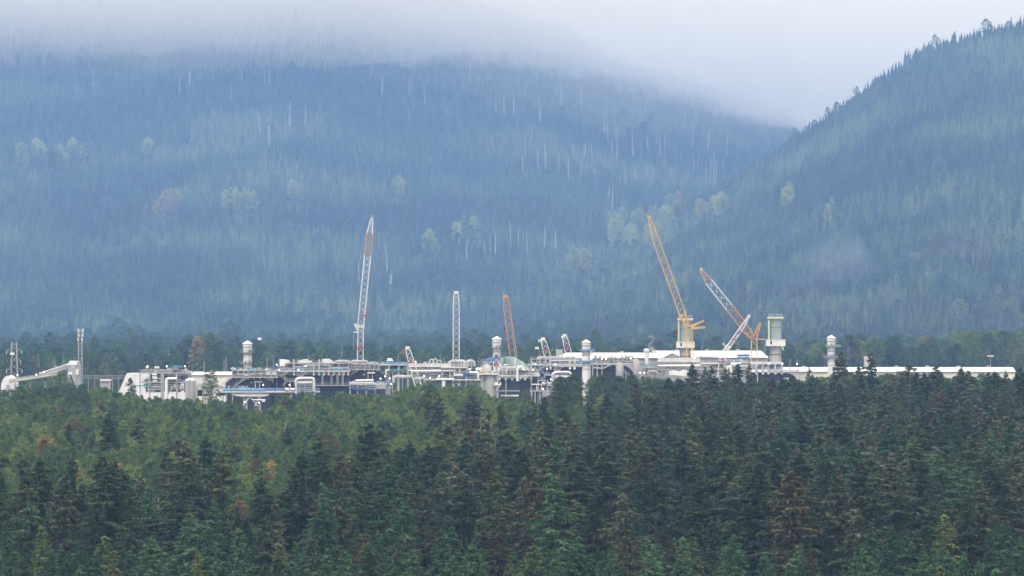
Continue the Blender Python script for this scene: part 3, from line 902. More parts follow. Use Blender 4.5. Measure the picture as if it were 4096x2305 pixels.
sp = 8.8
ptsl = []
yv = 3020.0
while yv < 8450:
    n = int(0.262*yv/sp)
    xs = (np.arange(n)-n/2)*sp + rs.normal(0, 2.6, n)
    ptsl.append(np.stack([xs, yv + rs.normal(0, 2.8, n)], 1))
    yv += sp
pt = np.concatenate(ptsl)
z = np.maximum(height(pt[:, 0], pt[:, 1]), 0)
# drop the ones wholly behind a crest
un = np.linspace(-0.14, 0.14, 281); yn = np.arange(3100, 8500, 12.0)
UU, YY = np.meshgrid(un, yn)
el = (np.maximum(height(UU*YY, YY), 0)-CH)/YY
mxel = np.maximum.accumulate(el, 0)
iu = np.clip(((pt[:, 0]/pt[:, 1]+0.14)/0.28*280).astype(int), 0, 280)
iy = np.clip(((pt[:, 1]-3100)/12).astype(int)-2, 0, len(yn)-1)
keep = (z+30-CH)/pt[:, 1] > mxel[iy, iu]-0.0004
ct = np.array(CLEAR)
for c0 in range(0, len(pt), 20000):
    sl_ = slice(c0, c0+20000)
    dx = np.abs(pt[sl_, 0][:, None]-ct[None, :, 0]); dy = ct[None, :, 1]-pt[sl_, 1][:, None]
    keep[sl_] &= ~((dx < ct[None, :, 2]) & (dy > -ct[None, :, 2]) & (dy < ct[None, :, 3])).any(1)
pt, z = pt[keep], z[keep]
n = len(pt)
stand = fbm(pt[:, 0], pt[:, 1]*0.5, 260, 41, 3)
hh = (0.98 + 0.20*stand + rs.normal(0, 0.2, n)).clip(0.45, 1.7)
big = rs.uniform(size=n) < 0.02
hh[big] *= 1.35
# broadleaf trees mixed in, more of them on the flat
mix = rs.uniform(size=n) < np.where(z < 12, 0.30, 0.05)
ids = rs.randint(0, 6, n)
for tn in ('green', 'dark', 'green'):
    pr = rs.randint(0, 4)
    hp_units.append([c for o in COL.objects if o.get('group') == 'broadleaf trees at the mountain foot' for c in o.children if c.data == DP[pr][1][tn]][:1])
ids[mix] = 6 + rs.randint(0, 3, int(mix.sum()))
hh[z < 12] *= 0.85
o = scatter('mountain_forest', hp_units, np.stack([pt[:, 0], pt[:, 1], z-0.3], 1), rs.uniform(0, 6.28, n), hh, hh*rs.uniform(1.1, 1.7, n), ids)
tag(o, 'unbroken dark conifer forest covering the mountainside', 'forest', kind='stuff')

# ------------------------------------------------------------------ the plant
for k, c, kw in [('white', (0.60,0.60,0.60), dict(rough=0.5, var=0.08, scale=0.25, streak=True)), ('cream', (0.54,0.53,0.48), dict(var=0.08, scale=0.2, streak=True)),
        ('light', (0.46,0.46,0.46), dict(rough=0.55, var=0.2, scale=0.5)), ('steel', (0.31,0.31,0.32), dict(rough=0.55, var=0.2, scale=0.5)), ('galv', (0.22,0.225,0.24), dict(rough=0.45, metal=0.3, var=0.2, scale=0.5)), ('silver', (0.55,0.56,0.60), dict(rough=0.3, metal=0.55, var=0.12)),
        ('concrete', (0.34,0.335,0.34), dict(rough=0.85, var=0.18, scale=0.35, streak=True)), ('tower_green', (0.27,0.33,0.33), dict(rough=0.7, var=0.14, scale=0.3, streak=True)),
        ('clad', (0.030,0.034,0.052), dict(rough=0.5, var=0.25, scale=0.5, streak=True)), ('blue', (0.04,0.10,0.32), dict(var=0.3)), ('sky_blue', (0.06,0.25,0.47), dict(var=0.3, scale=0.8)), ('slate', (0.16,0.20,0.32), dict(var=0.2)), ('teal', (0.03,0.30,0.24), dict(var=0.2)),
        ('orange', (0.49,0.24,0.09), dict(var=0.15)), ('yellow', (0.55,0.35,0.11), dict(var=0.12)), ('red', (0.36,0.06,0.09), dict(var=0.15)), ('black', (0.022,0.022,0.028), dict(rough=0.4, var=0.2)),
        ('grey_wall', (0.27,0.27,0.30), dict(var=0.1, scale=0.2, streak=True)), ('roof_white', (0.57,0.57,0.59), dict(rough=0.45, var=0.06, scale=0.15)), ('tent', (0.28,0.42,0.37), dict(rough=0.7, var=0.12, scale=0.2)), ('pale_yellow', (0.52,0.51,0.38), dict(var=0.15)), ('glass', (0.03,0.04,0.06), dict(rough=0.1, var=0.05))]:
    M[k] = mat(k, c, **kw)
M['lamp'] = mat('lamp_glow', (1.0, 0.97, 0.86), 0.4, var=0.0, emit=2.2)
PR = np.random.RandomState(99)
V = Vector

def thing(name, x, d, label, cat, group=None):
    return root(name, (P(x, 1500, d).x, d, 0.0), label, cat, group)
def pbox(rt, name, x0, x1, y0, y1, d, dep, m): return MB().pbox(x0, x1, y0, y1, d, dep).build(name, M[m], rt)
def gy(d): return HY + CH*F/d       # photo row of the ground at distance d
def column(rt, x, y0, d, r=0.32, m='steel', y1=None):
    if m == 'white': m = 'light'
    return MB().box(P(x, gy(d) if y1 is None else y1, d) - V((r, 0, 0)), P(x, y0, d) + V((r, 2*r, 0))).build('column', M[m], rt)
def handrail(rt, x0, x1, y, d, dep=None, m='steel'):
    b = MB(); a, c = P(x0, y, d), P(x1, y, d)
    n = max(2, int((c.x-a.x)/2.0))
    for k in range(n+1):
        q = a.lerp(c, k/n); b.bar(q, q+V((0, 0, 1.15)), 0.06, 4)
    for h in (0.6, 1.15): b.bar(a+V((0, 0, h)), c+V((0, 0, h)), 0.06, 4)
    return b.build('handrail', M[m], rt)
def deck(rt, x0, x1, y, d, dep, m='steel', th=5, rail=True):
    if m == 'white': m = 'light'
    o = pbox(rt, 'deck', x0, x1, y, y+th, d, dep, m)
    if rail: handrail(o, x0, x1, y, d+0.1, m=m)
    return o
def stair(rt, xa, ya, xb, yb, d, m='steel', wd=1.4):
    a, b = P(xa, ya, d), P(xb, yb, d)
    o = MB().bar(a, b, 0.24, 4).build('stringer', M[m], rt)
    MB().bar(a+V((0, wd, 0)), b+V((0, wd, 0)), 0.24, 4).build('stringer', M[m], rt)
    t = MB(); n = max(4, int((b-a).length/0.55))
    for k in range(n+1):
        q = a.lerp(b, k/n); t.box(q+V((-0.18, 0, 0.05)), q+V((0.18, wd, 0.11)))
    t.build('treads', M[m], rt)
    h = MB()
    for off in (0, wd):
        h.bar(a+V((0, off, 1.1)), b+V((0, off, 1.1)), 0.09, 4)
        for k in range(0, n+1, 2):
            q = a.lerp(b, k/n); h.bar(q+V((0, off, 0)), q+V((0, off, 1.1)), 0.05, 4)
    h.build('handrail', M[m], rt)
def pipes(rt, x0, x1, y0, y1, d, dep, n, rr=(0.12, 0.42), mats=('steel', 'silver', 'white', 'galv'), vert=0.25):
    for k in range(n):
        r = PR.uniform(*rr); q = d + PR.uniform(0.4, max(0.6, dep)); m = mats[PR.randint(len(mats))]
        if PR.uniform() < vert:
            x = PR.uniform(x0, x1); MB().tube([P(x, y1, q), P(x, y0, q)], r, 7).build('pipe', M[m], rt)
        else:
            a = PR.uniform(x0, x0+(x1-x0)*0.6); b = min(x1, a+PR.uniform(0.2, 0.8)*(x1-x0)); y = PR.uniform(y0, y1)
            pt = [P(a, y, q), P(b, y, q)]
            if PR.uniform() < 0.4: pt.append(P(b, PR.uniform(y0, y1), q))
            MB().tube(pt, r, 7).build('pipe', M[m], rt)
def gear(rt, x0, x1, y, d, dep, n, mats=('steel', 'white', 'galv', 'silver', 'blue', 'sky_blue'), s=(0.6, 2.2)):
    """pumps, drums, boxes and valves standing on a deck at row y"""
    for k in range(n):
        x = PR.uniform(x0, x1); q = d+PR.uniform(0.8, max(1, dep)); m = mats[PR.randint(len(mats))]; w, h = PR.uniform(*s), PR.uniform(*s)
        p = P(x, y, q)
        t = PR.randint(3)
        if t == 0: MB().box(p+V((-w/2, 0, 0)), p+V((w/2, w, h))).build('cabinet', M[m], rt)
        elif t == 1: MB().lathe(p, [(w*0.4, 0), (w*0.4, h*0.8), (w*0.28, h*0.95), (0.05, h)], 10).build('drum', M[m], rt)
        else: MB().tube([p+V((-w*0.7, 0, h*0.5)), p+V((w*0.7, 0, h*0.5))], h*0.3, 9).bar(p+V((-w*.4, 0, 0)), p+V((-w*.4, 0, h*.3)), 0.12).bar(p+V((w*.4, 0, 0)), p+V((w*.4, 0, h*.3)), 0.12).build('vessel', M[m], rt)
def hall(rt, x0, x1, y0, d, dep, rl=0, rr=0, m='clad'):
    """dark clad hall down to the ground, upper corners rounded by rl / rr metres; cladding in bays with proud joints"""
    a, b = P(x0, gy(d), d), P(x1, y0, d)
    poly = [(a.x, 0.02), (b.x, 0.02)]
    for k in range(7): an = math.pi/2*k/6; poly.append((b.x-rr+rr*math.cos(an), b.z-rr+rr*math.sin(an))) if rr else None
    if not rr: poly.append((b.x, b.z))
    for k in range(7): an = math.pi/2*(1-k/6); poly.append((a.x+rl-rl*math.cos(an), b.z-rl+rl*math.sin(an))) if rl else None
    if not rl: poly.append((a.x, b.z))
    o = MB().prism(poly, d, d+dep).build('wall', M[m], rt)
    n = max(2, int((b.x-a.x)/2.4))
    rib = MB()
    for k in range(1, n):
        x = a.x+(b.x-a.x)*k/n
        if (x-a.x) > rl and (b.x-x) > rr: rib.box((x-0.06, d-0.09, 0.1), (x+0.06, d-0.003, b.z-0.15))
    rib.build('cladding_ribs', M['clad'], o)
    return o
def brackets(rt, xs, y0, y1, d, r=0.5, m='light'):
    for x in xs: MB().box(P(x, y1, d)-V((r, 0, 0)), P(x, y0, d)+V((r, 1.0, 0))).build('bracket', M[m], rt)

# ---- cone-capped exhaust stacks
def stack(x, ya, yc, ybreak, hw, hw2, plats, d, label, blue):
    rt = thing('exhaust_stack', x, d, label, 'stack', 'cone-capped white stacks')
    s = d/F; c = V((P(x, 0, d).x, d+hw*s, 0)); z = lambda y: P(x, y, d).z
    MB().lathe(c, [(hw2*s, 0), (hw2*s, z(ybreak)-0.6), (hw*s, z(ybreak)+0.2), (hw*s, z(yc)-0.4)], 20).build('shaft', M['white'], rt)
    MB().lathe(c, [(hw*0.8*s, z(yc)-0.4), (hw*1.16*s, z(yc)-0.15), (hw*1.16*s, z(yc)+0.1), (0.08, z(ya))], 20).build('cap', M['white'], rt)
    for k in range(3): MB().lathe(c, [(hw2*s+0.02, z(ybreak)-3-7*k), (hw2*s+0.14, z(ybreak)-2.9-7*k), (hw2*s+0.14, z(ybreak)-2.6-7*k), (hw2*s+0.02, z(ybreak)-2.5-7*k)], 20).build('flange', M['steel'], rt)
    MB().lathe(c, [(hw*s+0.02, z(yc)-1.9), (hw*s+0.3, z(yc)-1.8), (hw*s+0.3, z(yc)-1.4), (hw*s+0.02, z(yc)-1.3)], 20).build('flange', M['steel'], rt)
    for yp, xl, xr in plats:
        b = MB().box((P(xl, 0, d).x, d-1.2, z(yp)-0.18), (P(xr, 0, d).x, d+2*hw*s+1.2, z(yp))).build('platform', M['galv'], rt)
        r = MB(); x0, x1 = P(xl, 0, d).x, P(xr, 0, d).x; y0, y1 = d-1.2, d+2*hw*s+1.2
        for k in range(9):
            for yy in (y0, y1):
                q = V((x0+(x1-x0)*k/8, yy, z(yp))); r.bar(q, q+V((0, 0, 1.2)), 0.06)
        for yy in (y0, y1):
            for h in (0.6, 1.2): r.bar((x0, yy, z(yp)+h), (x1, yy, z(yp)+h), 0.07)
        for xx in (x0, x1):
            for h in (0.6, 1.2): r.bar((xx, y0, z(yp)+h), (xx, y1, z(yp)+h), 0.07)
        r.build('handrail', M['galv'], b)
        if blue: MB().box((x0-0.02, y0-0.1, z(yp)+0.05), (x1+0.02, y0-0.03, z(yp)+0.75)).build('toe_sheet', M[blue], b)
        for sx in (x0+0.5, x1-0.5): MB().bar((sx, d-0.6, z(yp)-0.2), (c.x+(sx-c.x)*0.5, d+0.2, z(yp)-1.8), 0.12).build('strut', M['galv'], b)
        for k in range(3):
            q = V((x0+PR.uniform(0.2, 0.8)*(x1-x0), d-0.7, z(yp))); MB().box(q, q+V((0.7, 0.5, PR.uniform(0.8, 1.6)))).build('junction_box', M['galv'], rt)
    l = MB()
    for sx in (-0.3, 0.3): l.bar((c.x+hw*s*0.6+sx, d-0.3, 3), (c.x+hw*s*0.6+sx, d-0.3, z(yc)-1), 0.05)
    for k in range(int(z(yc)*1.6)): l.bar((c.x+hw*s*0.6-0.3, d-0.3, 3+k*0.6), (c.x+hw*s*0.6+0.3, d-0.3, 3+k*0.6), 0.04)
    l.build('ladder', M['steel'], rt)
stack(989, 1363, 1375, 1396, 18, 16.5, [(1409, 963, 1014), (1453, 958, 1014)], 2440, 'leftmost white cone-capped stack, beside a thin black boom', None)
stack(1987, 1345, 1357, 1386, 17.5, 15, [(1391, 1963, 2011), (1430, 1966, 2016)], 2435, 'white cone-capped stack rising beside the orange crane', None)
stack(2345, 1358, 1370, 1398, 16.5, 16.5, [(1404, 2321, 2380), (1450, 2312, 2381)], 2362, 'tall white cone-capped stack with teal platforms, in front of the long roof', 'sky_blue')
stack(3326, 1340, 1353, 1385, 16.5, 15, [(1387, 3303, 3363), (1430, 3296, 3352)], 2440, 'rightmost white cone-capped stack standing alone behind a spruce', 'slate')

# ---- cranes
def boom(rt, x0, y0, x1, y1, w0, w1, d, m, name='boom_section', rc=0.2, rb=0.11):
    a, b = P(x0, y0, d), P(x1, y1, d); s = d/F
    L = (b-a).length
    return MB().lattice(a, b, w0*s, w1*s, max(2, int(L/(0.95*(w0+w1)/2*s))), rc, rb).build(name, M[m], rt)
def crawler(rt, x, d, m):
    c = P(x, 0, d); c.z = 0
    for sx in (-3.4, 3.4):
        b = MB()
        poly = [(-4.6, 0.0), (4.6, 0.0), (5.2, 0.7), (4.6, 1.5), (-4.6, 1.5), (-5.2, 0.7)]
        v = [(c.x+sx+dx, c.y+yy, zz) for dx in (-0.6, 0.6) for yy, zz in poly]
        b.add(v, [(k, (k+1) % 6, 6+(k+1) % 6, 6+k) for k in range(6)]+[(5,4,3,2,1,0), (6,7,8,9,10,11)]).build('crawler_track', M['black'], rt)
    MB().box((c.x-2.8, c.y-2, 0.8), (c.x+2.8, c.y+2, 2.0)).build('carbody', M[m], rt)
    MB().box((c.x-1.9, c.y-2.5, 2.02), (c.x+1.9, c.y+6.5, 4.2)).build('machinery_house', M[m], rt)
    MB().box((c.x-2.8, c.y+6.52, 2.2), (c.x+2.8, c.y+8.6, 5.2)).build('counterweight', M['steel'], rt)
    cab = MB().box((c.x-3.3, c.y-2.6, 2.1), (c.x-1.92, c.y-0.4, 4.4)).build('cab', M[m], rt)
    MB().box((c.x-3.2, c.y-2.66, 3.0), (c.x-2.05, c.y-2.605, 4.2)).build('window', M['glass'], cab)
def band(rt, x, y, w, d, m='red'):
    s = d/F; p = P(x, y, d); MB().box(p+V((-w/2*s-0.15, -w/2*s-0.25, -0.35)), p+V((w/2*s+0.15, w/2*s+0.25, 0.35))).build('band', M[m], rt)
def head(rt, x, y, d, m, r=0.9):
    p = P(x, y, d)
    o = MB().box(p+V((-r, -0.8, -0.7)), p+V((r, 0.8, 0.6))).build('boom_head', M[m], rt)
    for sy in (-0.5, 0.5): MB().lathe(p+V((r*0.9, sy, 0.2)), [(0.1, -0.06), (0.6, -0.05), (0.6, 0.05), (0.1, 0.06)], 12).build('sheave', M['galv'], o)
def cable(rt, a, b, r=0.08, name='pendant_line'): MB().bar(a, b, r, 4).build(name, M['galv'], rt)
def hook(rt, x, y, y2, d, m):
    a, b = P(x, y, d), P(x, y2, d)
    o = MB().bar(a, b, 0.05).build('hoist_rope', M['galv'], rt)
    MB().box(b+V((-0.5, -0.4, -1.5)), b+V((0.5, 0.4, 0))).bar(b+V((0, 0, -1.5)), b+V((0, 0, -2.2)), 0.14).build('hook_block', M[m], o)

D = 2455
t = thing('lattice_crane', 1440, D, 'tallest white lattice crane with an orange band below its pointed tip', 'crane', 'lattice boom cranes')
boom(t, 1488, 872, 1479, 934, 7, 23, D, 'white'); boom(t, 1479, 935, 1470.5, 1022, 24, 25, D, 'orange'); boom(t, 1470.5, 1023, 1443, 1300, 25, 24, D, 'white'); boom(t, 1443, 1312, 1438, 1640, 20, 30, D, 'white', 'tower')
boom(t, 1443, 1300, 1443, 1312, 24, 24, D, 'white', 'knuckle', 0.35, 0.3)
for a, b in (((1436, 1332), (1417, 1298)), ((1437, 1332), (1424, 1296)), ((1440, 1330), (1414, 1329)), ((1417, 1298), (1424, 1296))): MB().bar(P(*a, D), P(*b, D), 0.42).build('luffing_strut', M['white'], t)
band(t, 1458, 1262, 26, D); band(t, 1439, 1390, 28, D); head(t, 1488, 866, D, 'steel', 0.8)
cable(t, P(1417, 1298, D), P(1486, 880, D)); cable(t, P(1414, 1329, D), P(1412, 1400, D), 0.12, 'hoist_rope'); crawler(t, 1437, D, 'white')
MB().bar(P(1415, 1340, D), P(1415, 1395, D), 0.16).build('red_ladder', M['red'], t)

t = thing('lattice_crane', 1826, D, 'upright white lattice boom with a blunt top, left of the orange crane', 'crane', 'lattice boom cranes')
boom(t, 1825, 1178, 1825, 1225, 19, 23, D, 'white'); boom(t, 1825, 1226, 1824.5, 1640, 24, 25, D, 'white'); head(t, 1825.5, 1170, D, 'white', 1.15)
MB().box(P(1829, 1268, D-2), P(1833, 1261, D-1)).build('wind_sensor_box', M['black'], t); crawler(t, 1825, D, 'white')

t = thing('lattice_crane', 2050, 2448, 'orange lattice boom standing over the green tent', 'crane', 'lattice boom cranes')
boom(t, 2023, 1190, 2027, 1230, 21, 24, 2448, 'orange'); boom(t, 2027, 1231, 2056, 1440, 25, 29, 2448, 'orange'); boom(t, 2056, 1441, 2060, 1640, 29, 30, 2448, 'orange', 'tower'); head(t, 2023, 1185, 2448, 'orange', 1.2)
MB().box(P(2017, 1318, 2446), P(2022, 1310, 2447)).build('wind_sensor_box', M['black'], t); crawler(t, 2060, 2448, 'orange')
cable(t, P(2030, 1190, 2450), P(2062, 1430, 2450), 0.35, 'reeving')

def short_crane(x0, y0, y1, _u, x2, y2, d, label, tip, hx):
    t = thing('lattice_crane', x2, d, label, 'crane', 'lattice boom cranes')
    boom(t, x0, y0, x0+(x2-x0)*0.2, y0+(y2-y0)*0.2, 15, 21, d, 'white'); boom(t, x0+(x2-x0)*0.2, y0+(y2-y0)*0.2, x2, y2, 21, 26, d, 'white')
    k = (y1-y0)/(y2-y0); band(t, x0+(x2-x0)*k, y1, 23, d); head(t, x0+1, y0-3, d, 'white', 1.0)
    MB().bar(P(x0, y0-2, d), P(hx, y0+6, d), 0.55).bar(P(x0, y0+4, d), P(hx+1, y0+9, d), 0.4).build('jib_head', M[tip], t)
    b = x2+(x2-x0)/(y2-y0)*(gy(d)-30-y2)
    boom(t, x2, y2, b, gy(d)-30, 26, 27, d, 'white'); crawler(t, b, d, 'white')
short_crane(1630, 1394, 1449, 0, 1672, 1540, 2362, 'short white lattice crane with a red jib head, leaning left before the coolers', 'red', 1611)
short_crane(2172, 1358, 1400, 0, 2194, 1440, 2440, 'short white lattice crane tip with a red band, left one of the pair', 'cream', 2153)
short_crane(2258, 1344, 1386, 0, 2278, 1430, 2475, 'short white lattice crane tip with a red band, right one of the pair', 'white', 2245)

D = 2462
t = thing('lattice_crane', 2765, D, 'taller yellow lattice crane leaning left beside the left concrete tower', 'crane', 'lattice boom cranes')
boom(t, 2598, 874, 2620, 950, 8, 24, D, 'yellow'); boom(t, 2620, 950, 2728, 1250, 25, 26, D, 'yellow'); boom(t, 2728, 1250, 2750, 1308, 26, 12, D, 'yellow', 'boom_foot', 0.4, 0.25)
boom(t, 2756, 1312, 2768, 1640, 24, 30, D, 'yellow', 'tower')
for a, b in (((2752, 1308), (2815, 1282)), ((2756, 1312), (2817, 1284)), ((2752, 1312), (2820, 1308)), ((2756, 1316), (2821, 1311))): MB().bar(P(*a, D), P(*b, D), 0.45).build('luffing_strut', M['yellow'], t)
head(t, 2597, 868, D, 'yellow', 0.8); cable(t, P(2816, 1282, D), P(2600, 880, D)); cable(t, P(2820, 1309, D), P(2790, 1560, D)); cable(t, P(2820, 1309, D), P(2802, 1440, D), 0.08); crawler(t, 2768, D, 'yellow')
t = thing('lattice_crane', 3018, D, 'shorter orange lattice crane with a white middle section, leaning left', 'crane', 'lattice boom cranes')
boom(t, 2806, 1082, 2835, 1127, 8, 27, D, 'orange'); boom(t, 2835, 1127, 2917, 1230, 28, 30, D, 'white'); boom(t, 2917, 1230, 2990, 1325, 30, 29, D, 'orange'); boom(t, 2990, 1325, 3008, 1350, 29, 14, D, 'orange', 'boom_foot', 0.4, 0.25)
boom(t, 3017, 1360, 3016, 1640, 22, 30, D, 'yellow', 'tower')
for a, b in (((3013, 1350), (3039, 1291)), ((3026, 1354), (3043, 1293)), ((3019, 1334), (3032, 1334)), ((3008, 1357), (3061, 1358)), ((3000, 1350), (3018, 1356)), ((3039, 1291), (3043, 1293))): MB().bar(P(*a, D), P(*b, D), 0.42).build('luffing_strut', M['orange'], t)
head(t, 2805, 1077, D, 'steel', 0.8); cable(t, P(3040, 1291, D), P(2812, 1080, D)); cable(t, P(3060, 1358, D), P(3058, 1440, D)); cable(t, P(3041, 1291, D), P(3060, 1358, D)); crawler(t, 3016, D, 'orange')

D = 2425
t = thing('lattice_crane', 2885, D, 'white lattice crane leaning right across the orange boom', 'crane', 'lattice boom cranes')
boom(t, 2994, 1268, 2975, 1300, 6, 12, D, 'white'); boom(t, 2975, 1300, 2918, 1382, 13, 14, D, 'white'); boom(t, 2918, 1382, 2906, 1400, 14, 10, D, 'white', 'boom_foot', 0.4, 0.3)
for a, b in (((2908, 1392), (2892, 1372)), ((2908, 1396), (2891, 1374)), ((2896, 1393), (2912, 1401)), ((2897, 1400), (2914, 1394))): MB().bar(P(*a, D), P(*b, D), 0.5).build('luffing_strut', M['white'], t)
boom(t, 2901, 1398, 2890, 1440, 15, 22, D, 'white', 'tower'); boom(t, 2890, 1440, 2868, 1640, 24, 30, D, 'white', 'tower'); band(t, 2955, 1330, 14, D); band(t, 2935, 1358, 14, D); band(t, 2887, 1446, 26, D); head(t, 2996, 1264, D, 'white', 0.6); crawler(t, 2868, D, 'white')

def telescopic(x0, y0, x1, y1, d, label, base_x):
    t = thing('telescopic_crane', base_x, d, label, 'crane', 'telescopic cranes')
    a, b = P(x0, y0, d), P(x1, y1, d)
    g = a + (a-b).normalized()*((a.z-3.2)/max(0.2, (b-a).normalized().z)) if a.z > 3.2 else a
    for k, (u, w) in enumerate(((0, 0.85), (0.3, 0.72), (0.55, 0.6), (0.78, 0.48))):
        MB().bar(g.lerp(b, u), g.lerp(b, min(1, u+0.34)), w, 4).build('boom_section', M['black'], t)
    MB().box(b+V((-0.8, -0.5, -0.3)), b+V((1.1, 0.5, 0.9))).build('boom_head', M['white'], t)
    c = V((g.x, d, 0))
    MB().box(c+V((-1.4, -4, 1.1)), c+V((1.4, 6, 2.3))).build('carrier', M['white'], t)
    MB().box(c+V((-1.3, -1, 2.32)), c+V((1.3, 3, 3.6))).build('turret', M['white'], t)
    for sx in (-1.3, 1.3):
        for yy in (-3, -1, 2, 4): MB().tube([c+V((sx-0.25, yy, 0.62)), c+V((sx+0.25, yy, 0.62))], 0.6, 12).build('wheel', M['black'], t)
    return t
telescopic(0, 1525, 47, 1418, 2445, 'black telescopic boom beside the power pylon at the left edge', -20)
telescopic(292, 1532, 280, 1496, 2400, 'short black boom with a white head right of the conveyor', 300)
telescopic(1009, 1480, 1037, 1358, 2430, 'black telescopic boom with white head beside the leftmost stack', 1000)
telescopic(2141, 1462, 2147, 1395, 2450, 'thin dark boom behind the hall, left of the short crane pair', 2140)

# ---- left edge: pylon, antenna mast, conveyor, sheds
t = thing('power_pylon', 57, 2530, 'grey steel lattice power pylon with three pairs of arms at the left edge', 'pylon')
d = 2530
boom(t, 57, gy(d)-2, 57, 1480, 34, 24, d, 'steel', 'tower_leg_section', 0.2, 0.13); boom(t, 57, 1480, 57, 1400, 24, 21, d, 'steel', 'tower_body', 0.2, 0.13); boom(t, 57, 1400, 57, 1371, 21, 20, d, 'steel', 'tower_head', 0.18, 0.12)
for ya, w in ((1398, 30), (1440, 26), (1475, 31)):
    for sx in (-1, 1):
        e = P(57+sx*w, ya+3, d)
        arm = MB()
        for q in ((57+sx*10, ya-7), (57+sx*10, ya+3)):
            for yy in (-0.8, 0.8): arm.bar(P(*q, d)+V((0, yy, 0)), e, 0.17)
        arm.bar(P(57+sx*20, ya-2, d), P(57+sx*20, ya+3, d), 0.08).build('crossarm', M['galv'], t)
        MB().lathe(e+V((0, 0, -2.0)), [(0.04, 0), (0.2, 0.1), (0.08, 0.5), (0.2, 0.7), (0.08, 1.1), (0.2, 1.3), (0.08, 1.7), (0.04, 2.0)], 8).build('insulator', M['white'], t)
t = thing('antenna_mast', 320, 2500, 'slim lattice mast with three tiers of white antenna panels', 'mast')
d = 2500
boom(t, 321, gy(d), 321, 1318, 17, 14, d, 'steel', 'mast', 0.17, 0.12)
for y0, y1, xs in ((1315, 1330, (312, 316, 329, 333)), (1334, 1347, (312, 317, 329, 332)), (1352, 1364, (310, 314, 326, 330))):
    MB().bar(P(310, (y0+y1)/2, d), P(333, (y0+y1)/2, d), 0.1).build('mounting_frame', M['galv'], t)
    for x in xs: MB().box(P(x-1.4, y1, d-0.9), P(x+1.4, y0, d-0.5)).build('antenna_panel', M['white'], t)
d = 2450
t = thing('conveyor_gallery', 150, d, 'pale enclosed conveyor gallery climbing rightwards to a gabled head house', 'conveyor')
def slab(rt, name, pa, pb, th, dep, m, off=0.0):
    a, b = P(*pa, d)+V((0, off, 0)), P(*pb, d)+V((0, off, 0)); u = V((0, 0, th))
    v = [a, b, b+u, a+u]; v += [q+V((0, dep, 0)) for q in v]
    return MB().add(v, [(0,1,2,3), (7,6,5,4), (0,4,5,1), (1,5,6,2), (2,6,7,3), (3,7,4,0)]).build(name, M[m], rt)
slab(t, 'gallery_wall', (160, 1512), (274, 1474), 2.0, 4.0, 'grey_wall'); slab(t, 'gallery_roof', (156, 1496.5), (276, 1457.5), 0.6, 4.4, 'roof_white', -0.2)
slab(t, 'lower_gallery', (36, 1533), (230, 1503), 1.7, 3.6, 'grey_wall', 0.5); slab(t, 'walkway', (36, 1530), (232, 1499), 0.5, 1.2, 'pale_yellow', -0.9)
r = MB(); a, b = P(36, 1530, d), P(232, 1499, d)
for k in range(25):
    q = a.lerp(b, k/24)+V((0, -0.9, 0.5)); r.bar(q, q+V((0, 0, 1.2)), 0.08)
for h in (1.1, 1.7): r.bar(a+V((0, -0.9, h)), b+V((0, -0.9, h)), 0.09)
r.build('walkway_rail', M['pale_yellow'], t)
for x, y in ((60, 1532), (120, 1523), (180, 1513), (215, 1506), (250, 1486)):
    MB().bar(P(x-8, gy(d), d+1), P(x, y, d+1), 0.22).bar(P(x+8, gy(d), d+1), P(x, y, d+1), 0.22).build('trestle', M['galv'], t)
t = thing('conveyor_head_house', 295, 2447, 'white-roofed grey head house at the top of the conveyor, beside the antenna mast', 'building')
d = 2447
a0, a1 = P(270, 0, d).x, P(305, 0, d).x; zr, ze = P(0, 1444, d).z, P(0, 1462, d).z
MB().box((a0, d, 0.02), (a1, d+9, ze)).build('wall', M['grey_wall'], t)
x2 = P(318, 0, d).x
MB().prism([(a1+0.01, 0.02), (x2, 0.02), (x2, ze+0.2), (P(309, 0, d).x, zr-0.4), (a1+0.01, ze+0.3)], d+0.4, d+8.6).build('gable_end', M['grey_wall'], t)
MB().prism([(a0-0.3, ze+0.02), (P(279, 0, d).x, zr), (P(311, 0, d).x, zr), (a1+0.4, ze+0.02)], d-0.3, d+9.3).build('roof', M['roof_white'], t)
MB().box(P(303, 1500, d-0.3), P(315, 1478, d+0.3)).build('door', M['cream'], t); MB().box(P(287, 1470, d-0.08), P(295, 1465, d-0.01)).build('window', M['pale_yellow'], t)
t = thing('arched_shed', 33, 2460, 'small rounded white shed at the left edge under the pylon', 'shed')
d = 2460; a, b = P(4, 0, d).x, P(62, 0, d).x; zt = P(0, 1503, d).z
arc = [(a, 0.02), (b, 0.02)] + [((a+b)/2+(b-a)/2*math.cos(math.pi*k/12), zt-6+6*math.sin(math.pi*k/12)) for k in range(13)]
MB().prism(arc, d, d+16).build('shell', M['roof_white'], t); MB().box(P(25, gy(d), d-0.1), P(40, 1540, d-0.01)).build('door', M['grey_wall'], t)
t = thing('pipe_bridge', 400, 2490, 'grey pipe bridge on trestles between the antenna mast and white shed', 'pipe bridge')
d = 2490
deck(t, 322, 500, 1512, d, 5, 'galv', 3); deck(t, 322, 500, 1503, d, 5, 'galv', 2, False)
for x in range(330, 500, 24): column(t, x, 1503, d+0.2, 0.2, 'galv'); column(t, x, 1503, d+4.6, 0.2, 'galv')
pipes(t, 322, 500, 1505, 1518, d, 4, 14, (0.1, 0.3), ('galv', 'steel'), 0.1)
t = thing('site_office', 420, 2420, 'small white site office with a flat roof left of the slope-ended shed', 'building')
pbox(t, 'wall', 402, 439, 1524, gy(2420)-0.2, 2420, 6, 'grey_wall'); pbox(t, 'roof', 400, 441, 1519, 1524, 2419.5, 7, 'white')
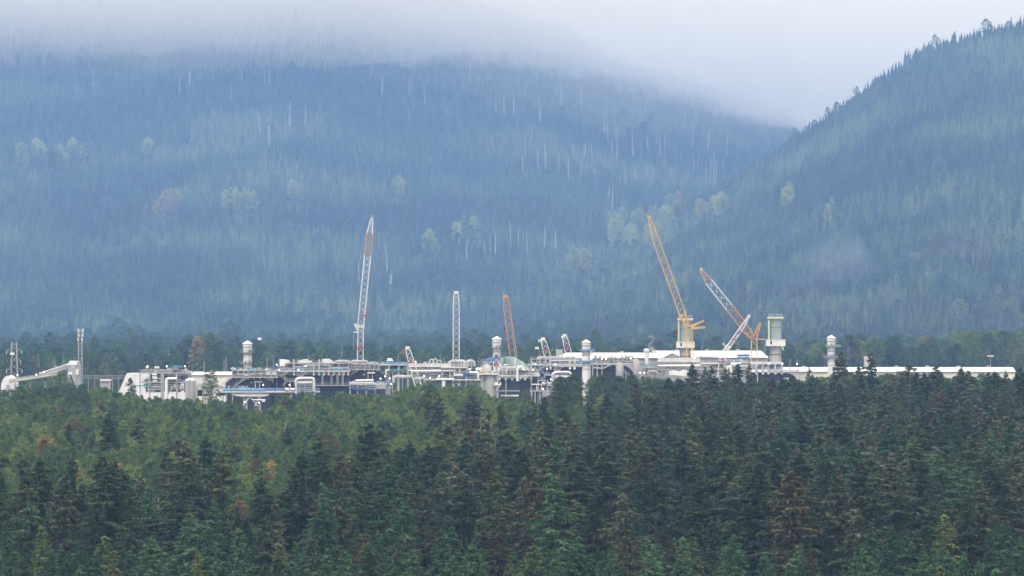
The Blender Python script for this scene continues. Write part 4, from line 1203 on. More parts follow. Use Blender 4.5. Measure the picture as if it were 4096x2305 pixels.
for x in (408, 418, 428): pbox(t, 'window', x, x+5, 1528, 1534, 2419.95, 0.04, 'glass')
def shed(x0, x1, yr, ye, d, label, hipl=0, hipr=0, wall='cream', dep=26, name='storage_shed', doors=0):
    t = thing(name, (x0+x1)/2, d, label, 'shed', None)
    a, b = P(x0, 0, d).x, P(x1, 0, d).x; ze = P(0, ye, d).z; zr = CH-(yr-HY)*(d+dep/2)/F
    MB().box((a, d, 0.02), (b, d+dep, ze)).build('wall', M[wall], t)
    hl, hr = hipl*d/F, hipr*d/F
    v = [(a-0.4, d-0.5, ze+0.01), (b+0.4, d-0.5, ze+0.01), (b+0.4, d+dep+0.5, ze+0.01), (a-0.4, d+dep+0.5, ze+0.01), (a-0.4+hl, d+dep/2, zr), (b+0.4-hr, d+dep/2, zr)]
    MB().add(v, [(0,1,5,4), (2,3,4,5), (1,2,5), (3,0,4), (3,2,1,0)]).build('roof', M['roof_white'], t)
    seam = MB(); n = int((b-a)/6)
    for k in range(1, n):
        x = a+(b-a)*k/n
        seam.box((x-0.07, d-0.06, 0.3), (x+0.07, d-0.004, ze-0.3))
    seam.build('wall_joints', M['grey_wall'], t)
    rs_ = MB()
    for k in range(1, int((b-a)/3.5)):
        u = k/int((b-a)/3.5); xe = a+(b-a)*u; xr = a+hl+(b-a-hl-hr)*u
        rs_.bar((xe, d-0.45, ze+0.06), (xr, d+dep/2-0.1, zr+0.04), 0.07, 4)
    rs_.build('roof_seams', M['grey_wall'], t)
    MB().box((a-0.5, d-0.75, ze-0.35), (b+0.5, d-0.52, ze+0.02)).build('gutter', M['galv'], t)
    for k in range(int((b-a)/16)):
        xv = a+hl+4+(b-a-hl-hr-8)*(k+0.5)/int((b-a)/16); MB().box((xv-1.1, d+dep/2-0.7, zr-0.1), (xv+1.1, d+dep/2+0.7, zr+0.75)).build('ridge_vent', M['steel'], t)
    for k in range(int((b-a)/22)):
        xv = a+(b-a)*(k+0.3)/int((b-a)/22); MB().box((xv-1.0, d-0.08, ze-3.2), (xv+1.0, d-0.006, ze-1.9)).build('louvre', M['galv'], t)
    for k in range(doors):
        x = a+(b-a)*(k+0.5)/doors; MB().box((x-2, d-0.1, 0.03), (x+2, d-0.01, 4.5)).build('door', M['grey_wall'], t)
    return t
t = thing('storage_shed', 600, 2475, 'white shed with a steeply sloping left end behind the leftmost pipe rack', 'shed')
d = 2475; zt = P(0, 1494, d).z
MB().prism([(P(448, 0, d).x, 0.02), (P(742, 0, d).x, 0.02), (P(742, 0, d).x, zt), (P(507, 0, d).x, zt)], d, d+22).build('shell', M['roof_white'], t)
for x in range(540, 740, 30): pbox(t, 'panel_joint', x-0.5, x+0.5, 1498, gy(d)-2, d-0.06, 0.05, 'grey_wall')
shed(757, 922, 1487, 1500, 2480, 'cream shed with a white roof behind the round grey tank', wall='cream', dep=20)

# ---- process modules, left to right
d = 2368
t = thing('process_module', 660, d, 'leftmost pale steel pipe rack with two main decks and a diagonal brace', 'pipe rack')
deck(t, 557, 768, 1490, d, 12); deck(t, 557, 762, 1527, d, 12); deck(t, 600, 745, 1555, d, 12, th=3); deck(t, 640, 762, 1502, d+1, 8, 'galv', 2, False)
for x in (560, 599, 645, 652, 707, 757): column(t, x, 1490, d+0.1, 0.45 if x in (652, 707) else 0.3); column(t, x, 1490, d+11, 0.3)
MB().bar(P(705, 1533, d), P(672, 1576, d), 0.4).build('brace', M['steel'], t); stair(t, 578, 1524, 606, 1496, d-0.5)
MB().tube([P(666, 1620, d-1.5), P(666, 1515, d-1.5), P(706, 1515, d-1.5)], 0.75, 12).build('pipe', M['white'], t)
pipes(t, 600, 762, 1495, 1525, d, 10, 34, mats=('galv', 'steel', 'black', 'galv')); pipes(t, 560, 745, 1530, 1570, d, 10, 26, mats=('galv', 'steel', 'black')); pipes(t, 565, 760, 1478, 1489, d, 10, 12, (0.1, 0.3)); gear(t, 565, 760, 1490, d, 9, 22, ('galv', 'steel', 'black', 'galv', 'concrete'), s=(0.8, 2.4)); gear(t, 565, 740, 1527, d, 9, 12, ('galv', 'steel', 'black'))  # black colour on some pipes and gear stands in for shaded gaps
pbox(t, 'tarpaulin', 690, 712, 1462, 1469, d+2, 4, 'sky_blue'); pbox(t, 'tarpaulin', 716, 728, 1464, 1470, d+2, 3, 'sky_blue'); pbox(t, 'equipment_box', 692, 713, 1469.5, 1490, d+2, 5, 'galv'); MB().box(P(583, 1474, d+3), P(595, 1468, d+6)).build('hood', M['white'], t); MB().box(P(618, 1474, d+3), P(638, 1466, d+6)).build('hood', M['white'], t)
pbox(t, 'equipment_skid', 575, 608, 1535, 1545, d+2, 5, 'white'); pbox(t, 'teal_beam', 530, 600, 1541, 1545, d-1, 1, 'teal')
t = thing('storage_tank', 762, 2355, 'round grey tank with a domed white top between the left pipe racks', 'tank')
c = P(762, 0, 2357.8); c.z = 0; zt = P(0, 1524, 2355).z; R = 21.5*2355/F
MB().lathe(c, [(R, 0), (R, zt)], 28).build('shell', M['concrete'], t); MB().lathe(c, [(R+0.05, zt+0.01), (R+0.05, zt+0.25), (R*0.85, zt+0.8), (R*0.45, zt+1.25), (0.05, zt+1.4)], 28).build('dome', M['white'], t)
MB().box(c+V((-R*0.3, -R-0.5, 0)), c+V((-R*0.3+0.5, -R-0.1, zt+0.9))).build('ladder', M['steel'], t)
t = thing('process_module', 850, 2372, 'low pipe rack running right from the round grey tank', 'pipe rack')
d = 2372
deck(t, 785, 900, 1544, d, 8, th=4); deck(t, 785, 900, 1553, d, 8, th=3, rail=False); pbox(t, 'wall', 786, 816, 1560, 1585, d+4, 3, 'clad')  # the wall is a dark box standing in for the shaded void
for x in (788, 812, 838, 865, 892): column(t, x, 1544, d+0.1)
pipes(t, 785, 900, 1536, 1552, d, 7, 18, (0.12, 0.35), vert=0.1); gear(t, 790, 890, 1544, d, 6, 8, s=(0.5, 1.4))
t = thing('pipe_platform', 1040, 2352, 'long low platform with blue pipes on braced legs, below the leftmost halls', 'platform')
d = 2352
deck(t, 817, 1276, 1566, d, 14, 'white', 5); deck(t, 820, 900, 1556, d+1, 8, 'steel', 3)
for x in (822, 835, 905, 930, 975, 986, 1040, 1120, 1165, 1240): column(t, x, 1571, d+0.3, 0.4 if x in (986, 1040) else 0.28); column(t, x, 1571, d+12, 0.3)
for a, b in (((998, 1591), (970, 1624)), ((1003, 1591), (1032, 1626)), ((1036, 1591), (1018, 1626)), ((838, 1572), (848, 1582)), ((820, 1572), (838, 1582))): MB().bar(P(*a, d), P(*b, d), 0.26).build('brace', M['white'], t)
for y, x0, x1, r, m in ((1579, 930, 1076, 0.35, 'steel'), (1583, 940, 1072, 0.3, 'white'), (1587, 960, 1060, 0.25, 'steel'), (1600, 1010, 1062, 0.35, 'white'), (1606, 1048, 1060, 0.4, 'white')): MB().tube([P(x0, y, d-0.4), P(x1, y, d-0.4)], r, 8).build('pipe', M[m], t)
MB().tube([P(895, 1559, d+2), P(1060, 1560, d+2)], 0.7, 10).build('wrapped_pipe', M['sky_blue'], t); MB().tube([P(1062, 1567, d+1.5), P(1062, 1557, d+1.5), P(1150, 1557, d+1.5)], 0.6, 10).build('wrapped_pipe', M['blue'], t); MB().tube([P(1180, 1558, d+1.5), P(1278, 1558, d+1.5)], 0.7, 10).build('wrapped_pipe', M['blue'], t)
pbox(t, 'tarpaulin', 893, 935, 1557, 1563, d+0.6, 1, 'sky_blue'); gear(t, 960, 1260, 1566, d+2, 8, 22, s=(0.6, 1.8)); pipes(t, 830, 1270, 1571, 1585, d+1, 9, 16)

def windshell(rt, x0, x1, y, d):
    for k, x in enumerate(np.arange(x0, x1, 14)): pbox(rt, 'frame_panel', x+1, x+12, y, y+PR.uniform(12, 22), d+PR.uniform(0.2, 0.8), 0.3, ['steel', 'galv', 'concrete'][PR.randint(3)])
d = 2385
t = thing('compressor_hall', 1000, d, 'dark clad hall with two pale stairways below the leftmost stack', 'hall')
hall(t, 902, 1086, 1512, d+3, 26, 3.5, 5.0)
deck(t, 925, 1112, 1508, d, 20, 'steel', 4); deck(t, 928, 1108, 1481, d+0.5, 20, 'steel', 3)
for x in range(930, 1112, 22): column(t, x, 1481, d+0.3, 0.28, 'steel', 1512)
windshell(t, 935, 1060, 1484, d+2); pipes(t, 928, 1110, 1483, 1506, d, 8, 26, mats=('steel', 'galv', 'concrete')); gear(t, 930, 1105, 1481, d+1, 12, 22, s=(0.5, 1.6)); brackets(t, range(945, 1110, 24), 1512, 1521, d+1.5, 0.3, 'steel')
stair(t, 888, 1541, 934, 1508, d-2); stair(t, 938, 1545, 992, 1510, d-2.5); pipes(t, 895, 1000, 1545, 1556, d-2, 2, 8, (0.1, 0.25))
pbox(t, 'equipment_duct', 1064, 1106, 1481.5, 1500, d+1, 8, 'white'); pbox(t, 'porch_frame', 1019, 1024, 1530, 1556, d-3, 1, 'steel'); pbox(t, 'porch_frame', 1036, 1040, 1530, 1556, d-3, 1, 'steel'); pbox(t, 'porch_roof', 1017, 1048, 1526, 1530, d-3.5, 4, 'steel'); pbox(t, 'sign_plate', 1001, 1011, 1528, 1534, d+2.8, 0.15, 'steel')

d = 2392
t = thing('compressor_hall', 1250, d, 'dark clad hall with three white exhaust hoods on its upper deck', 'hall')
hall(t, 1094, 1402, 1500, d+3, 28, 2, 0)
deck(t, 1110, 1400, 1483, d, 24, 'white', 5); deck(t, 1150, 1400, 1452, d+4, 14, 'steel', 3)
for x in (1114, 1133, 1175, 1213, 1255, 1277, 1315, 1355, 1395): column(t, x, 1462 if x < 1140 else 1438 if x in (1175, 1277) else 1453, d+0.3, 0.4 if x in (1175, 1255, 1277) else 0.22, 'steel', 1484)
brackets(t, (1176, 1255, 1276, 1296, 1315, 1335, 1357, 1375, 1393), 1488, 1502, d+0.6, 0.45)
for x0, x1 in ((1180, 1212), (1258, 1290), (1322, 1370), (1372, 1395)): MB().tube([P(x0, 1476, d+3), P(x1, 1476, d+3)], 0.55, 9).build('wrapped_pipe', M['sky_blue' if x0 < 1372 else 'blue'], t)
pbox(t, 'teal_duct', 1168, 1190, 1455, 1461, d+5, 3, 'teal')
pipes(t, 1115, 1395, 1460, 1482, d+1, 12, 30, mats=('steel', 'galv', 'concrete')); gear(t, 1115, 1395, 1483, d+2, 14, 14, s=(0.7, 2.2)); windshell(t, 1200, 1390, 1464, d+6)
stair(t, 1130, 1502, 1154, 1487, d-2); stair(t, 1208, 1504, 1234, 1487, d-2); stair(t, 1122, 1505, 1150, 1524, d-2); stair(t, 1152, 1524, 1130, 1545, d-2.6); deck(t, 1108, 1132, 1502, d-2.2, 3, th=3); deck(t, 1186, 1212, 1503, d-2.2, 3, th=3); deck(t, 1148, 1180, 1523, d-2.4, 3, th=3)
for x in (1290, 1326, 1350, 1371): MB().lattice(P(x, 1543, d-0.6), P(x, 1500, d-0.6), 0.7, 0.7, 9, 0.12, 0.06).build('ladder_cage', M['steel'], t)
deck(t, 1255, 1400, 1541, d-1, 4, th=3); pbox(t, 'red_sign', 1139, 1143, 1504, 1511, d+2.8, 0.15, 'red'); column(t, 1160, 1525, d-1.5, 0.35)
for x in (1107, 1139): column(t, x, 1495, d-0.6, 0.18, 'steel')
def hood(pts, d, dep, label):
    t = thing('exhaust_hood', pts[0][0], d, label, 'hood', 'white exhaust hoods'); poly = [(P(x, y, d).x, P(x, y, d).z) for x, y in pts]
    MB().prism(poly[::-1], d, d+dep).build('duct', M['white'], t); n = len(pts)
    x0, x1 = min(p[0] for p in pts), max(p[0] for p in pts); yb = max(p[1] for p in pts)
    for k in (0.25, 0.75): x = x0+(x1-x0)*k*0.6; MB().box(P(x-1.5, 1483, d+1), P(x+1.5, yb-2, d+2)).build('support_leg', M['steel'], t)
    pbox(t, 'flange', x0-0.5, x0+3, min(p[1] for p in pts)+1, yb-8, d-0.15, dep+0.3, 'steel')
hood([(1116, 1438), (1135, 1438), (1157, 1442), (1157, 1452), (1140, 1456), (1139, 1465), (1118, 1465), (1120, 1452)], 2398, 5, 'leftmost white exhaust hood on the halls, boxy with a flat top')
hood([(1190, 1443), (1212, 1438), (1232, 1437), (1230, 1443), (1248, 1445), (1245, 1450), (1222, 1452), (1212, 1462), (1190, 1462)], 2398, 5, 'middle white exhaust hood of three, with a peaked top')
hood([(1287, 1437), (1314, 1436), (1326, 1442), (1336, 1451), (1337, 1460), (1332, 1464), (1320, 1464), (1319, 1454), (1312, 1452), (1288, 1452)], 2398, 5, 'rightmost white exhaust hood of three, bent down at its right end')
def silver_loop(x, y, w, d, label, h=40):
    t = thing('pipe_loop', x, d, label, 'pipe', 'silver pipe loops'); g = gy(d)
    MB().tube([P(x+3, y+22, d), P(x+3, y+6, d), P(x+16, y, d), P(x+w, y, d), P(x+w, y+h+30, d)], 0.75, 12).build('upper_pipe', M['silver'], t)
    MB().tube([P(x-3, y+18, d+1), P(x+w+6, y+18, d+1)], 1.0, 14).build('header_drum', M['silver'], t)
    MB().tube([P(x+4, y+22, d), P(x+4, y+62, d)], 0.7, 12).build('riser', M['silver'], t)
    for k in (0.2, 0.5, 0.8): MB().box(P(x+w*k, g, d+0.2), P(x+w*k+3, y+22, d+1)).build('column', M['steel'], t)
    for q in (26, 34, 44): pbox(t, 'beam', x+4, x+w, y+q, y+q+2.5, d+0.4, 3, 'steel')
    MB().tube([P(x-40, y+45, d), P(x-26, y+45, d)], 0.9, 12).build('drum', M['silver'], t); MB().tube([P(x-20, y+45, d), P(x-2, y+45, d)], 0.8, 12).build('drum', M['silver'], t)
silver_loop(1181, 1514, 74, 2348, 'silver pipe loop with a drum in front of the three-hooded hall')
silver_loop(2208, 1490, 74, 2372, 'silver pipe loop half hidden by trees left of the third stack')

d = 2398
t = thing('compressor_hall', 1470, d, 'dark rounded hall behind the foot of the tallest white crane', 'hall')
hall(t, 1396, 1542, 1481, d+3, 26, 2, 6.0)
deck(t, 1384, 1520, 1477, d, 20, 'steel', 4); deck(t, 1384, 1510, 1456, d+1, 18, 'steel', 3)
for x in range(1388, 1520, 18): column(t, x, 1456, d+0.3, 0.22, 'steel', 1480)
for x0, x1 in ((1342, 1398), (1406, 1470)): MB().tube([P(x0, 1452, d+3), P(x0+5, 1446, d+3), P(x1, 1446, d+3), P(x1, 1470, d+3)], 0.75, 10).build('duct', M['concrete'], t)
windshell(t, 1390, 1500, 1459, d+2); pipes(t, 1386, 1515, 1459, 1476, d, 8, 24, mats=('steel', 'galv', 'concrete')); gear(t, 1388, 1505, 1456, d+1, 12, 14, s=(0.5, 1.6)); brackets(t, range(1460, 1520, 16), 1481, 1489, d+1.4, 0.3, 'steel')
stair(t, 1397, 1504, 1436, 1478, d-2); pbox(t, 'porch_frame', 1470, 1474, 1494, 1520, d-2, 1, 'steel'); pbox(t, 'porch_frame', 1488, 1491, 1494, 1520, d-2, 1, 'steel'); pbox(t, 'porch_roof', 1469, 1500, 1490, 1494, d-2.5, 4, 'white'); pbox(t, 'sign_plate', 1450, 1461, 1495, 1502, d+2.8, 0.15, 'pale_yellow')
t = thing('process_module', 1470, 2366, 'low rack with white pipes and blue tarps below the tallest white crane', 'pipe rack')
d = 2366
deck(t, 1396, 1560, 1535, d, 12, 'white', 4); deck(t, 1396, 1560, 1552, d, 12, 'steel', 4)
for x in (1400, 1430, 1465, 1502, 1545): column(t, x, 1535, d+0.2, 0.3)
MB().tube([P(1422, 1523, d+2), P(1494, 1522, d+2)], 0.55, 9).build('pipe', M['white'], t); MB().tube([P(1400, 1532, d+1), P(1500, 1533, d+1)], 0.4, 9).build('pipe', M['white'], t)
for x0, x1, m in ((1400, 1430, 'blue'), (1412, 1450, 'blue'), (1458, 1470, 'blue'), (1480, 1500, 'sky_blue')): pbox(t, 'tarpaulin', x0, x1, 1552, 1559, d-0.3-PR.uniform(0, 1), 0.2, m)
pbox(t, 'grey_cabin', 1505, 1543, 1540, 1556, d-0.5, 5, 'grey_wall'); pbox(t, 'tarpaulin', 1548, 1578, 1530, 1536, d-0.5, 3, 'sky_blue'); pipes(t, 1400, 1560, 1538, 1560, d, 9, 18); gear(t, 1400, 1555, 1535, d, 8, 14, s=(0.5, 1.5))

d = 2402
t = thing('process_module', 1570, d, 'open platform with a bright blue top and a teal-edged lower deck', 'platform')
deck(t, 1498, 1640, 1458, d, 18, 'white', 4); deck(t, 1540, 1630, 1483, d+1, 16, 'steel', 10)
for x0, x1 in ((1542, 1575), (1576, 1602), (1603, 1632)): pbox(t, 'tarpaulin', x0, x1-1, 1449, 1457, d+0.4+PR.uniform(0, 1), 8, 'sky_blue')
pbox(t, 'teal_beam', 1550, 1622, 1480, 1484, d-0.2, 1, 'teal'); pbox(t, 'interior_shade_panel', 1560, 1624, 1461.5, 1478, d+10, 1, 'clad')  # dark panel painted in as the shade inside the platform
for x in (1500, 1557, 1595, 1630): column(t, x, 1462, d+0.3, 0.4, 'steel')
MB().tube([P(1544, 1500, d-0.8), P(1544, 1481, d-0.8), P(1556, 1481, d-0.8)], 0.45, 9).build('pipe', M['white'], t)
for x in range(1550, 1632, 20): column(t, x, 1493, d+0.5, 0.25)
pipes(t, 1545, 1635, 1494, 1512, d+1, 10, 14); gear(t, 1560, 1625, 1480, d+2, 8, 12, s=(0.6, 1.8)); gear(t, 1500, 1540, 1458, d+2, 8, 5, s=(0.6, 1.4)); MB().prism([(P(x, y, d).x, P(x, y, d).z) for x, y in ((1545, 1446), (1572, 1446), (1565, 1436), (1556, 1433), (1548, 1434))], d+9, d+13).build('hood', M['white'], t)

def coolers(x0, x1, y0, y1, n, d, label):
    t = thing('air_cooler_bank', (x0+x1)/2, d, label, 'air cooler', 'air cooler banks')
    w = (x1-x0)/n; s = d/F
    for k in range(n):
        c = P(x0+w*(k+0.5), y0+5, d+w*s*0.5)
        MB().lathe(c, [(w*s*0.34, -0.5), (w*s*0.5, -0.1), (w*s*0.47, 0.5), (w*s*0.36, 0.62)], 14).build('fan_ring', M['white'], t)
        c2 = P(x0+w*(k+0.5), y0+5, d+w*s*0.5+6); MB().lathe(c2, [(w*s*0.34, -0.5), (w*s*0.5, -0.1), (w*s*0.47, 0.5), (w*s*0.36, 0.62)], 14).build('fan_ring', M['white'], t)
    pbox(t, 'tube_bundle', x0, x1, y0+9, y0+13, d, 10, 'white')
    for k in range(n+1):
        x = x0+w*k; pbox(t, 'leg', x-0.9, x+0.9, y0+13, y1, d+0.2, 0.5, 'steel')
        if k < n: pbox(t, 'wind_panel', x+1.6, x+w-1.6, y0+16+PR.uniform(0, 3), y1-PR.uniform(1, 5), d+1.2, 0.2, 'concrete')
    pbox(t, 'beam', x0-2, x1+2, y1, y1+4, d-0.2, 11, 'white')
    for x in np.linspace(x0, x1, 8): column(t, x, y1+4, d+0.3, 0.3); column(t, x, y1+4, d+9, 0.3)
    return t
t = coolers(1634, 1806, 1455, 1480, 16, 2396, 'left bank of air coolers with a scalloped row of white fan rings')
deck(t, 1640, 1815, 1498, 2394, 10, 'steel', 3); deck(t, 1640, 1815, 1512, 2394, 10, 'steel', 3)
pipes(t, 1640, 1812, 1486, 1530, 2394, 8, 34, mats=('steel', 'white', 'galv', 'concrete')); MB().tube([P(1642, 1485, 2393), P(1812, 1483, 2393)], 0.5, 9).build('pipe', M['white'], t); MB().tube([P(1575, 1530, 2392), P(1575, 1508, 2392), P(1650, 1508, 2392)], 0.9, 12).build('duct', M['concrete'], t); MB().tube([P(1655, 1517, 2391), P(1700, 1513, 2391), P(1700, 1530, 2391)], 0.8, 12).build('duct', M['concrete'], t)
gear(t, 1645, 1810, 1498, 2394, 7, 16, s=(0.6, 1.8)); gear(t, 1645, 1810, 1512, 2394, 7, 10, ('sky_blue', 'white', 'steel'), s=(0.6, 1.6)); gear(t, 1640, 1800, 1455, 2408, 7, 16, ('white', 'steel', 'galv'), s=(0.5, 1.5))
for x, y in ((1720, 1439), (1735, 1437), (1752, 1443)): MB().tube([P(x, 1455, 2410), P(x, y, 2410), P(x+12, y, 2410), P(x+12, 1455, 2410)], 0.4, 9).build('pipe', M['concrete'], t)
t = coolers(2632, 2800, 1434, 1460, 16, 2412, 'right bank of air coolers with a scalloped row of white fan rings')
pipes(t, 2640, 2798, 1466, 1486, 2410, 8, 24, mats=('steel', 'white', 'galv')); MB().tube([P(2636, 1464, 2409), P(2800, 1463, 2409)], 0.55, 9).build('pipe', M['white'], t); deck(t, 2636, 2800, 1478, 2410, 9, 'white', 3)
d = 2392
t = thing('process_module', 1860, d, 'crowded pipe rack with rounded grey ducts below the upright white boom', 'pipe rack')
deck(t, 1765, 1870, 1469, d, 14, 'white', 4); deck(t, 1815, 1935, 1496, d-1, 12, 'white', 6); deck(t, 1700, 1930, 1517, d-3, 14, 'white', 5); deck(t, 1815, 1930, 1507, d-2, 10, 'blue', 3)
for x in (1768, 1800, 1818, 1842, 1868, 1890, 1925): column(t, x, 1469 if x < 1870 else 1496, d+0.4, 0.28)
for x0, x1 in ((1802, 1858), (1868, 1896)): MB().tube([P(x0, 1466, d+5), P(x0, 1446, d+5), P(x1, 1446, d+5), P(x1, 1466, d+5)], 0.95, 12).build('duct', M['concrete'], t)
for x in range(1812, 1892, 10): pbox(t, 'frame_panel', x, x+6, 1452, 1467, d+4, 0.5, ['steel', 'concrete', 'galv'][PR.randint(3)])
MB().tube([P(1880, 1492, d-2), P(1880, 1490, d-2), P(1912, 1490, d-2), P(1913, 1522, d-2), P(1930, 1522, d-2)], 0.55, 10).build('pipe', M['white'], t)
MB().tube([P(1745, 1518, d-4), P(1815, 1518, d-4)], 0.5, 9).build('pipe', M['white'], t); pbox(t, 'pipe_stub', 1768, 1781, 1522, 1552, d-4, 2, 'white')
pbox(t, 'white_cabin', 1815, 1852, 1496.5, 1504, d-3, 3, 'white'); pbox(t, 'tarpaulin', 1853, 1880, 1493, 1500, d-2, 2, 'blue')
pipes(t, 1770, 1930, 1474, 1494, d, 10, 22, mats=('steel', 'galv', 'black', 'white')); pipes(t, 1740, 1930, 1500, 1532, d-2, 10, 30, mats=('blue', 'sky_blue', 'steel', 'white', 'orange', 'steel')); gear(t, 1780, 1925, 1496, d, 8, 16, s=(0.6, 2.0)); gear(t, 1740, 1925, 1517, d-2, 8, 14, ('sky_blue', 'blue', 'white', 'steel'), s=(0.5, 1.5)); MB().tube([P(1885, 1482, d+2), P(1908, 1474, d+2)], 0.8, 10).build('pipe', M['black'], t)
for x in (1906, 1918): MB().tube([P(x, 1482, d+1), P(x+4, 1474, d+1), P(x+9, 1479, d+1)], 0.7, 10).build('elbow', M['white'], t)

d = 2350
t = thing('concrete_tower', 1962, d, 'squat pale concrete tower carrying a grey dome beside the dark hall', 'tower')
c = P(1963, 0, d+3.8); c.z = 0; s = d/F
MB().lathe(c, [(30*s, 0), (30*s, P(0, 1500, d).z)], 28).build('shaft', M['concrete'], t); o = pbox(t, 'deck', 1917, 1994, 1494, 1499, d-1, 10, 'white'); handrail(o, 1917, 1994, 1494, d-0.9)
zz = P(0, 1494, d).z
MB().lathe(c+V((-2.0, 3, zz+0.02)), [(22*s, 0), (22*s, 1.4), (20*s, 2.6), (12*s, 3.9), (9*s, 4.0), (9*s, 4.8), (0.1, 4.9)], 24).build('dome', M['concrete'], t)
gear(t, 1920, 1990, 1494, d, 3, 12, ('blue', 'teal', 'yellow', 'white', 'red', 'blue'), s=(0.6, 1.5)); pbox(t, 'winch', 1958, 1970, 1482, 1492, d-0.6, 1, 'yellow'); column(t, 1990, 1499, d-0.5, 0.4)
for x in (1927, 1932): column(t, x, 1499, d+1, 0.25)
pbox(t, 'side_platform', 1975, 2004, 1538, 1542, d-2.5, 3, 'white'); gear(t, 1976, 2002, 1538, d-2.4, 2, 5, ('white', 'steel'), s=(0.6, 1.5)); MB().bar(P(1985, 1560, d-2), P(2000, 1542, d-2), 0.25).build('brace', M['white'], t)
for q in range(4): MB().lathe(c, [(30*s+0.01, 4+q*4), (30*s+0.08, 4.05+q*4), (30*s+0.08, 4.2+q*4), (30*s+0.01, 4.25+q*4)], 28).build('casting_joint', M['grey_wall'], t)
t = thing('process_module', 1960, 2410, 'platform with a blue arched cover left of the stack by the orange crane', 'platform')
d = 2410
deck(t, 1928, 1990, 1447, d, 8, 'white', 3); MB().tube([P(1950, 1447, d+3), P(1952, 1438, d+3), P(1980, 1438, d+3), P(1984, 1450, d+3)], 0.9, 12).build('arched_cover', M['blue'], t); pbox(t, 'tarpaulin', 1929, 1950, 1439, 1446, d+1, 3, 'blue')
for x in (1932, 1958, 1985): column(t, x, 1450, d+0.5, 0.3)
MB().bar(P(1984, 1447, d), P(1994, 1466, d), 0.5).build('red_davit', M['red'], t); gear(t, 1935, 1988, 1464, d, 5, 10, s=(0.6, 1.6)); deck(t, 1925, 2010, 1464, d, 10, 'white', 3)

d = 2440
t = thing('fabric_tent', 2050, d, 'pale green ribbed fabric tent curving down to the right behind the orange crane', 'tent')
prof = [(1996, 1470), (1998, 1444), (2006, 1436), (2020, 1430), (2034, 1428), (2048, 1429), (2062, 1433), (2076, 1440), (2090, 1449), (2104, 1458), (2112, 1470)]
poly = [(P(x, y, d).x, P(x, y, d).z) for x, y in prof]
MB().prism([(poly[-1][0], 0.02)]+poly[::-1]+[(poly[0][0], 0.02)], d+6, d+22).build('cover', M['tent'], t)
for k in (2, 3, 6, 8):
    x, z = poly[k]; MB().tube([(x-0.6, d+5.8, z-7), (x-0.2, d+5.8, z-3.0), (x, d+6.2, z+0.05), (x, d+21.8, z+0.05)], 0.28, 7).build('rib', M['teal' if k == 3 else 'white'], t)

d = 2375
t = thing('compressor_hall', 2060, d, 'dark clad hall below a toothed pale deck, right of the squat concrete tower', 'hall')
hall(t, 1994, 2160, 1516, d+3, 28, 0, 0)
deck(t, 1990, 2160, 1500, d, 22, 'white', 6); deck(t, 1990, 2130, 1480, d+1, 16, 'white', 3)
brackets(t, (1998, 2023, 2049, 2100, 2125), 1506, 1522, d+0.6, 0.5)
for x in range(1996, 2130, 15): column(t, x, 1480, d+0.3, 0.18, 'white', 1500)
for x in range(1999, 2126, 12): pbox(t, 'blue_panel', x+1, x+5+PR.uniform(0, 3), 1486+PR.uniform(0, 5), 1499, d+2+PR.uniform(0, 2), 0.4, ['blue', 'sky_blue', 'blue', 'grey_wall'][PR.randint(4)])
for x0, x1, y in ((2000, 2020, 1471), (2022, 2066, 1473), (2000, 2018, 1476)): MB().tube([P(x0, y, d+4), P(x1, y, d+4)], 0.9, 12).build('vessel', M['concrete'], t)
MB().tube([P(2070, 1525, d-0.8), P(2070, 1473, d-0.8), P(2085, 1468, d-0.8)], 0.65, 12).build('downpipe', M['white'], t)
MB().prism([(P(x, y, d).x, P(x, y, d).z) for x, y in ((2067, 1461), (2097, 1465), (2101, 1484), (2088, 1481), (2086, 1471), (2068, 1468))][::-1], d-1, d+3).build('duct', M['white'], t)
MB().bar(P(2078, 1522, d-0.6), P(2086, 1506, d-0.6), 0.2).build('brace', M['white'], t); pipes(t, 1995, 2155, 1483, 1499, d+1, 10, 24); gear(t, 1995, 2150, 1480, d+1, 10, 20, ('white', 'steel', 'concrete'), s=(0.6, 1.6)); gear(t, 1995, 2150, 1464, d+6, 6, 10, ('white', 'steel', 'concrete'), s=(0.6, 1.4))
for x in (2024, 2125): column(t, x, 1522, d+1.5, 0.18, 'white')
column(t, 2125, 1440, d-0.3, 0.25, 'steel', 1522); column(t, 2124, 1462, d+0.2, 0.35, 'white', 1506); pbox(t, 'ground_kerb', 2003, 2075, 1580, 1586, d-9, 1, 'white'); pbox(t, 'low_beam', 1996, 2080, 1562, 1566, d-2, 2, 'steel')
pbox(t, 'porch_roof', 2127, 2167, 1536, 1540, d-4, 5, 'white'); pbox(t, 'porch_frame', 2145, 2148, 1540, 1565, d-3.5, 0.5, 'white'); pbox(t, 'porch_frame', 2165, 2168, 1540, 1560, d-3.5, 0.5, 'white')

d = 2372
t = thing('stair_tower', 2190, d, 'zigzag pale steel stairs at the right end of the dark hall', 'stairs')
stair(t, 2163, 1522, 2186, 1501, d); stair(t, 2175, 1523, 2197, 1545, d-0.8); stair(t, 2226, 1541, 2200, 1562, d-1.6); stair(t, 2187, 1550, 2206, 1576, d-2.2)
deck(t, 2150, 2180, 1521, d-0.5, 3, 'white', 3); deck(t, 2190, 2225, 1542, d-1, 3, 'white', 3); deck(t, 2120, 2230, 1563, d-2, 4, 'white', 3); deck(t, 2178, 2205, 1499, d, 3, 'white', 3)
for x in (2152, 2190, 2224): column(t, x, 1521 if x < 2200 else 1542, d+0.5, 0.25, 'white')
for x in (2128, 2140, 2160): column(t, x, 1563, d-1.5, 0.25, 'white')
pbox(t, 'red_chute', 2172, 2177, 1545, 1553, d-1, 1, 'red'); pbox(t, 'ground_cabin', 2168, 2225, 1565, 1588, d-8, 4, 'grey_wall')

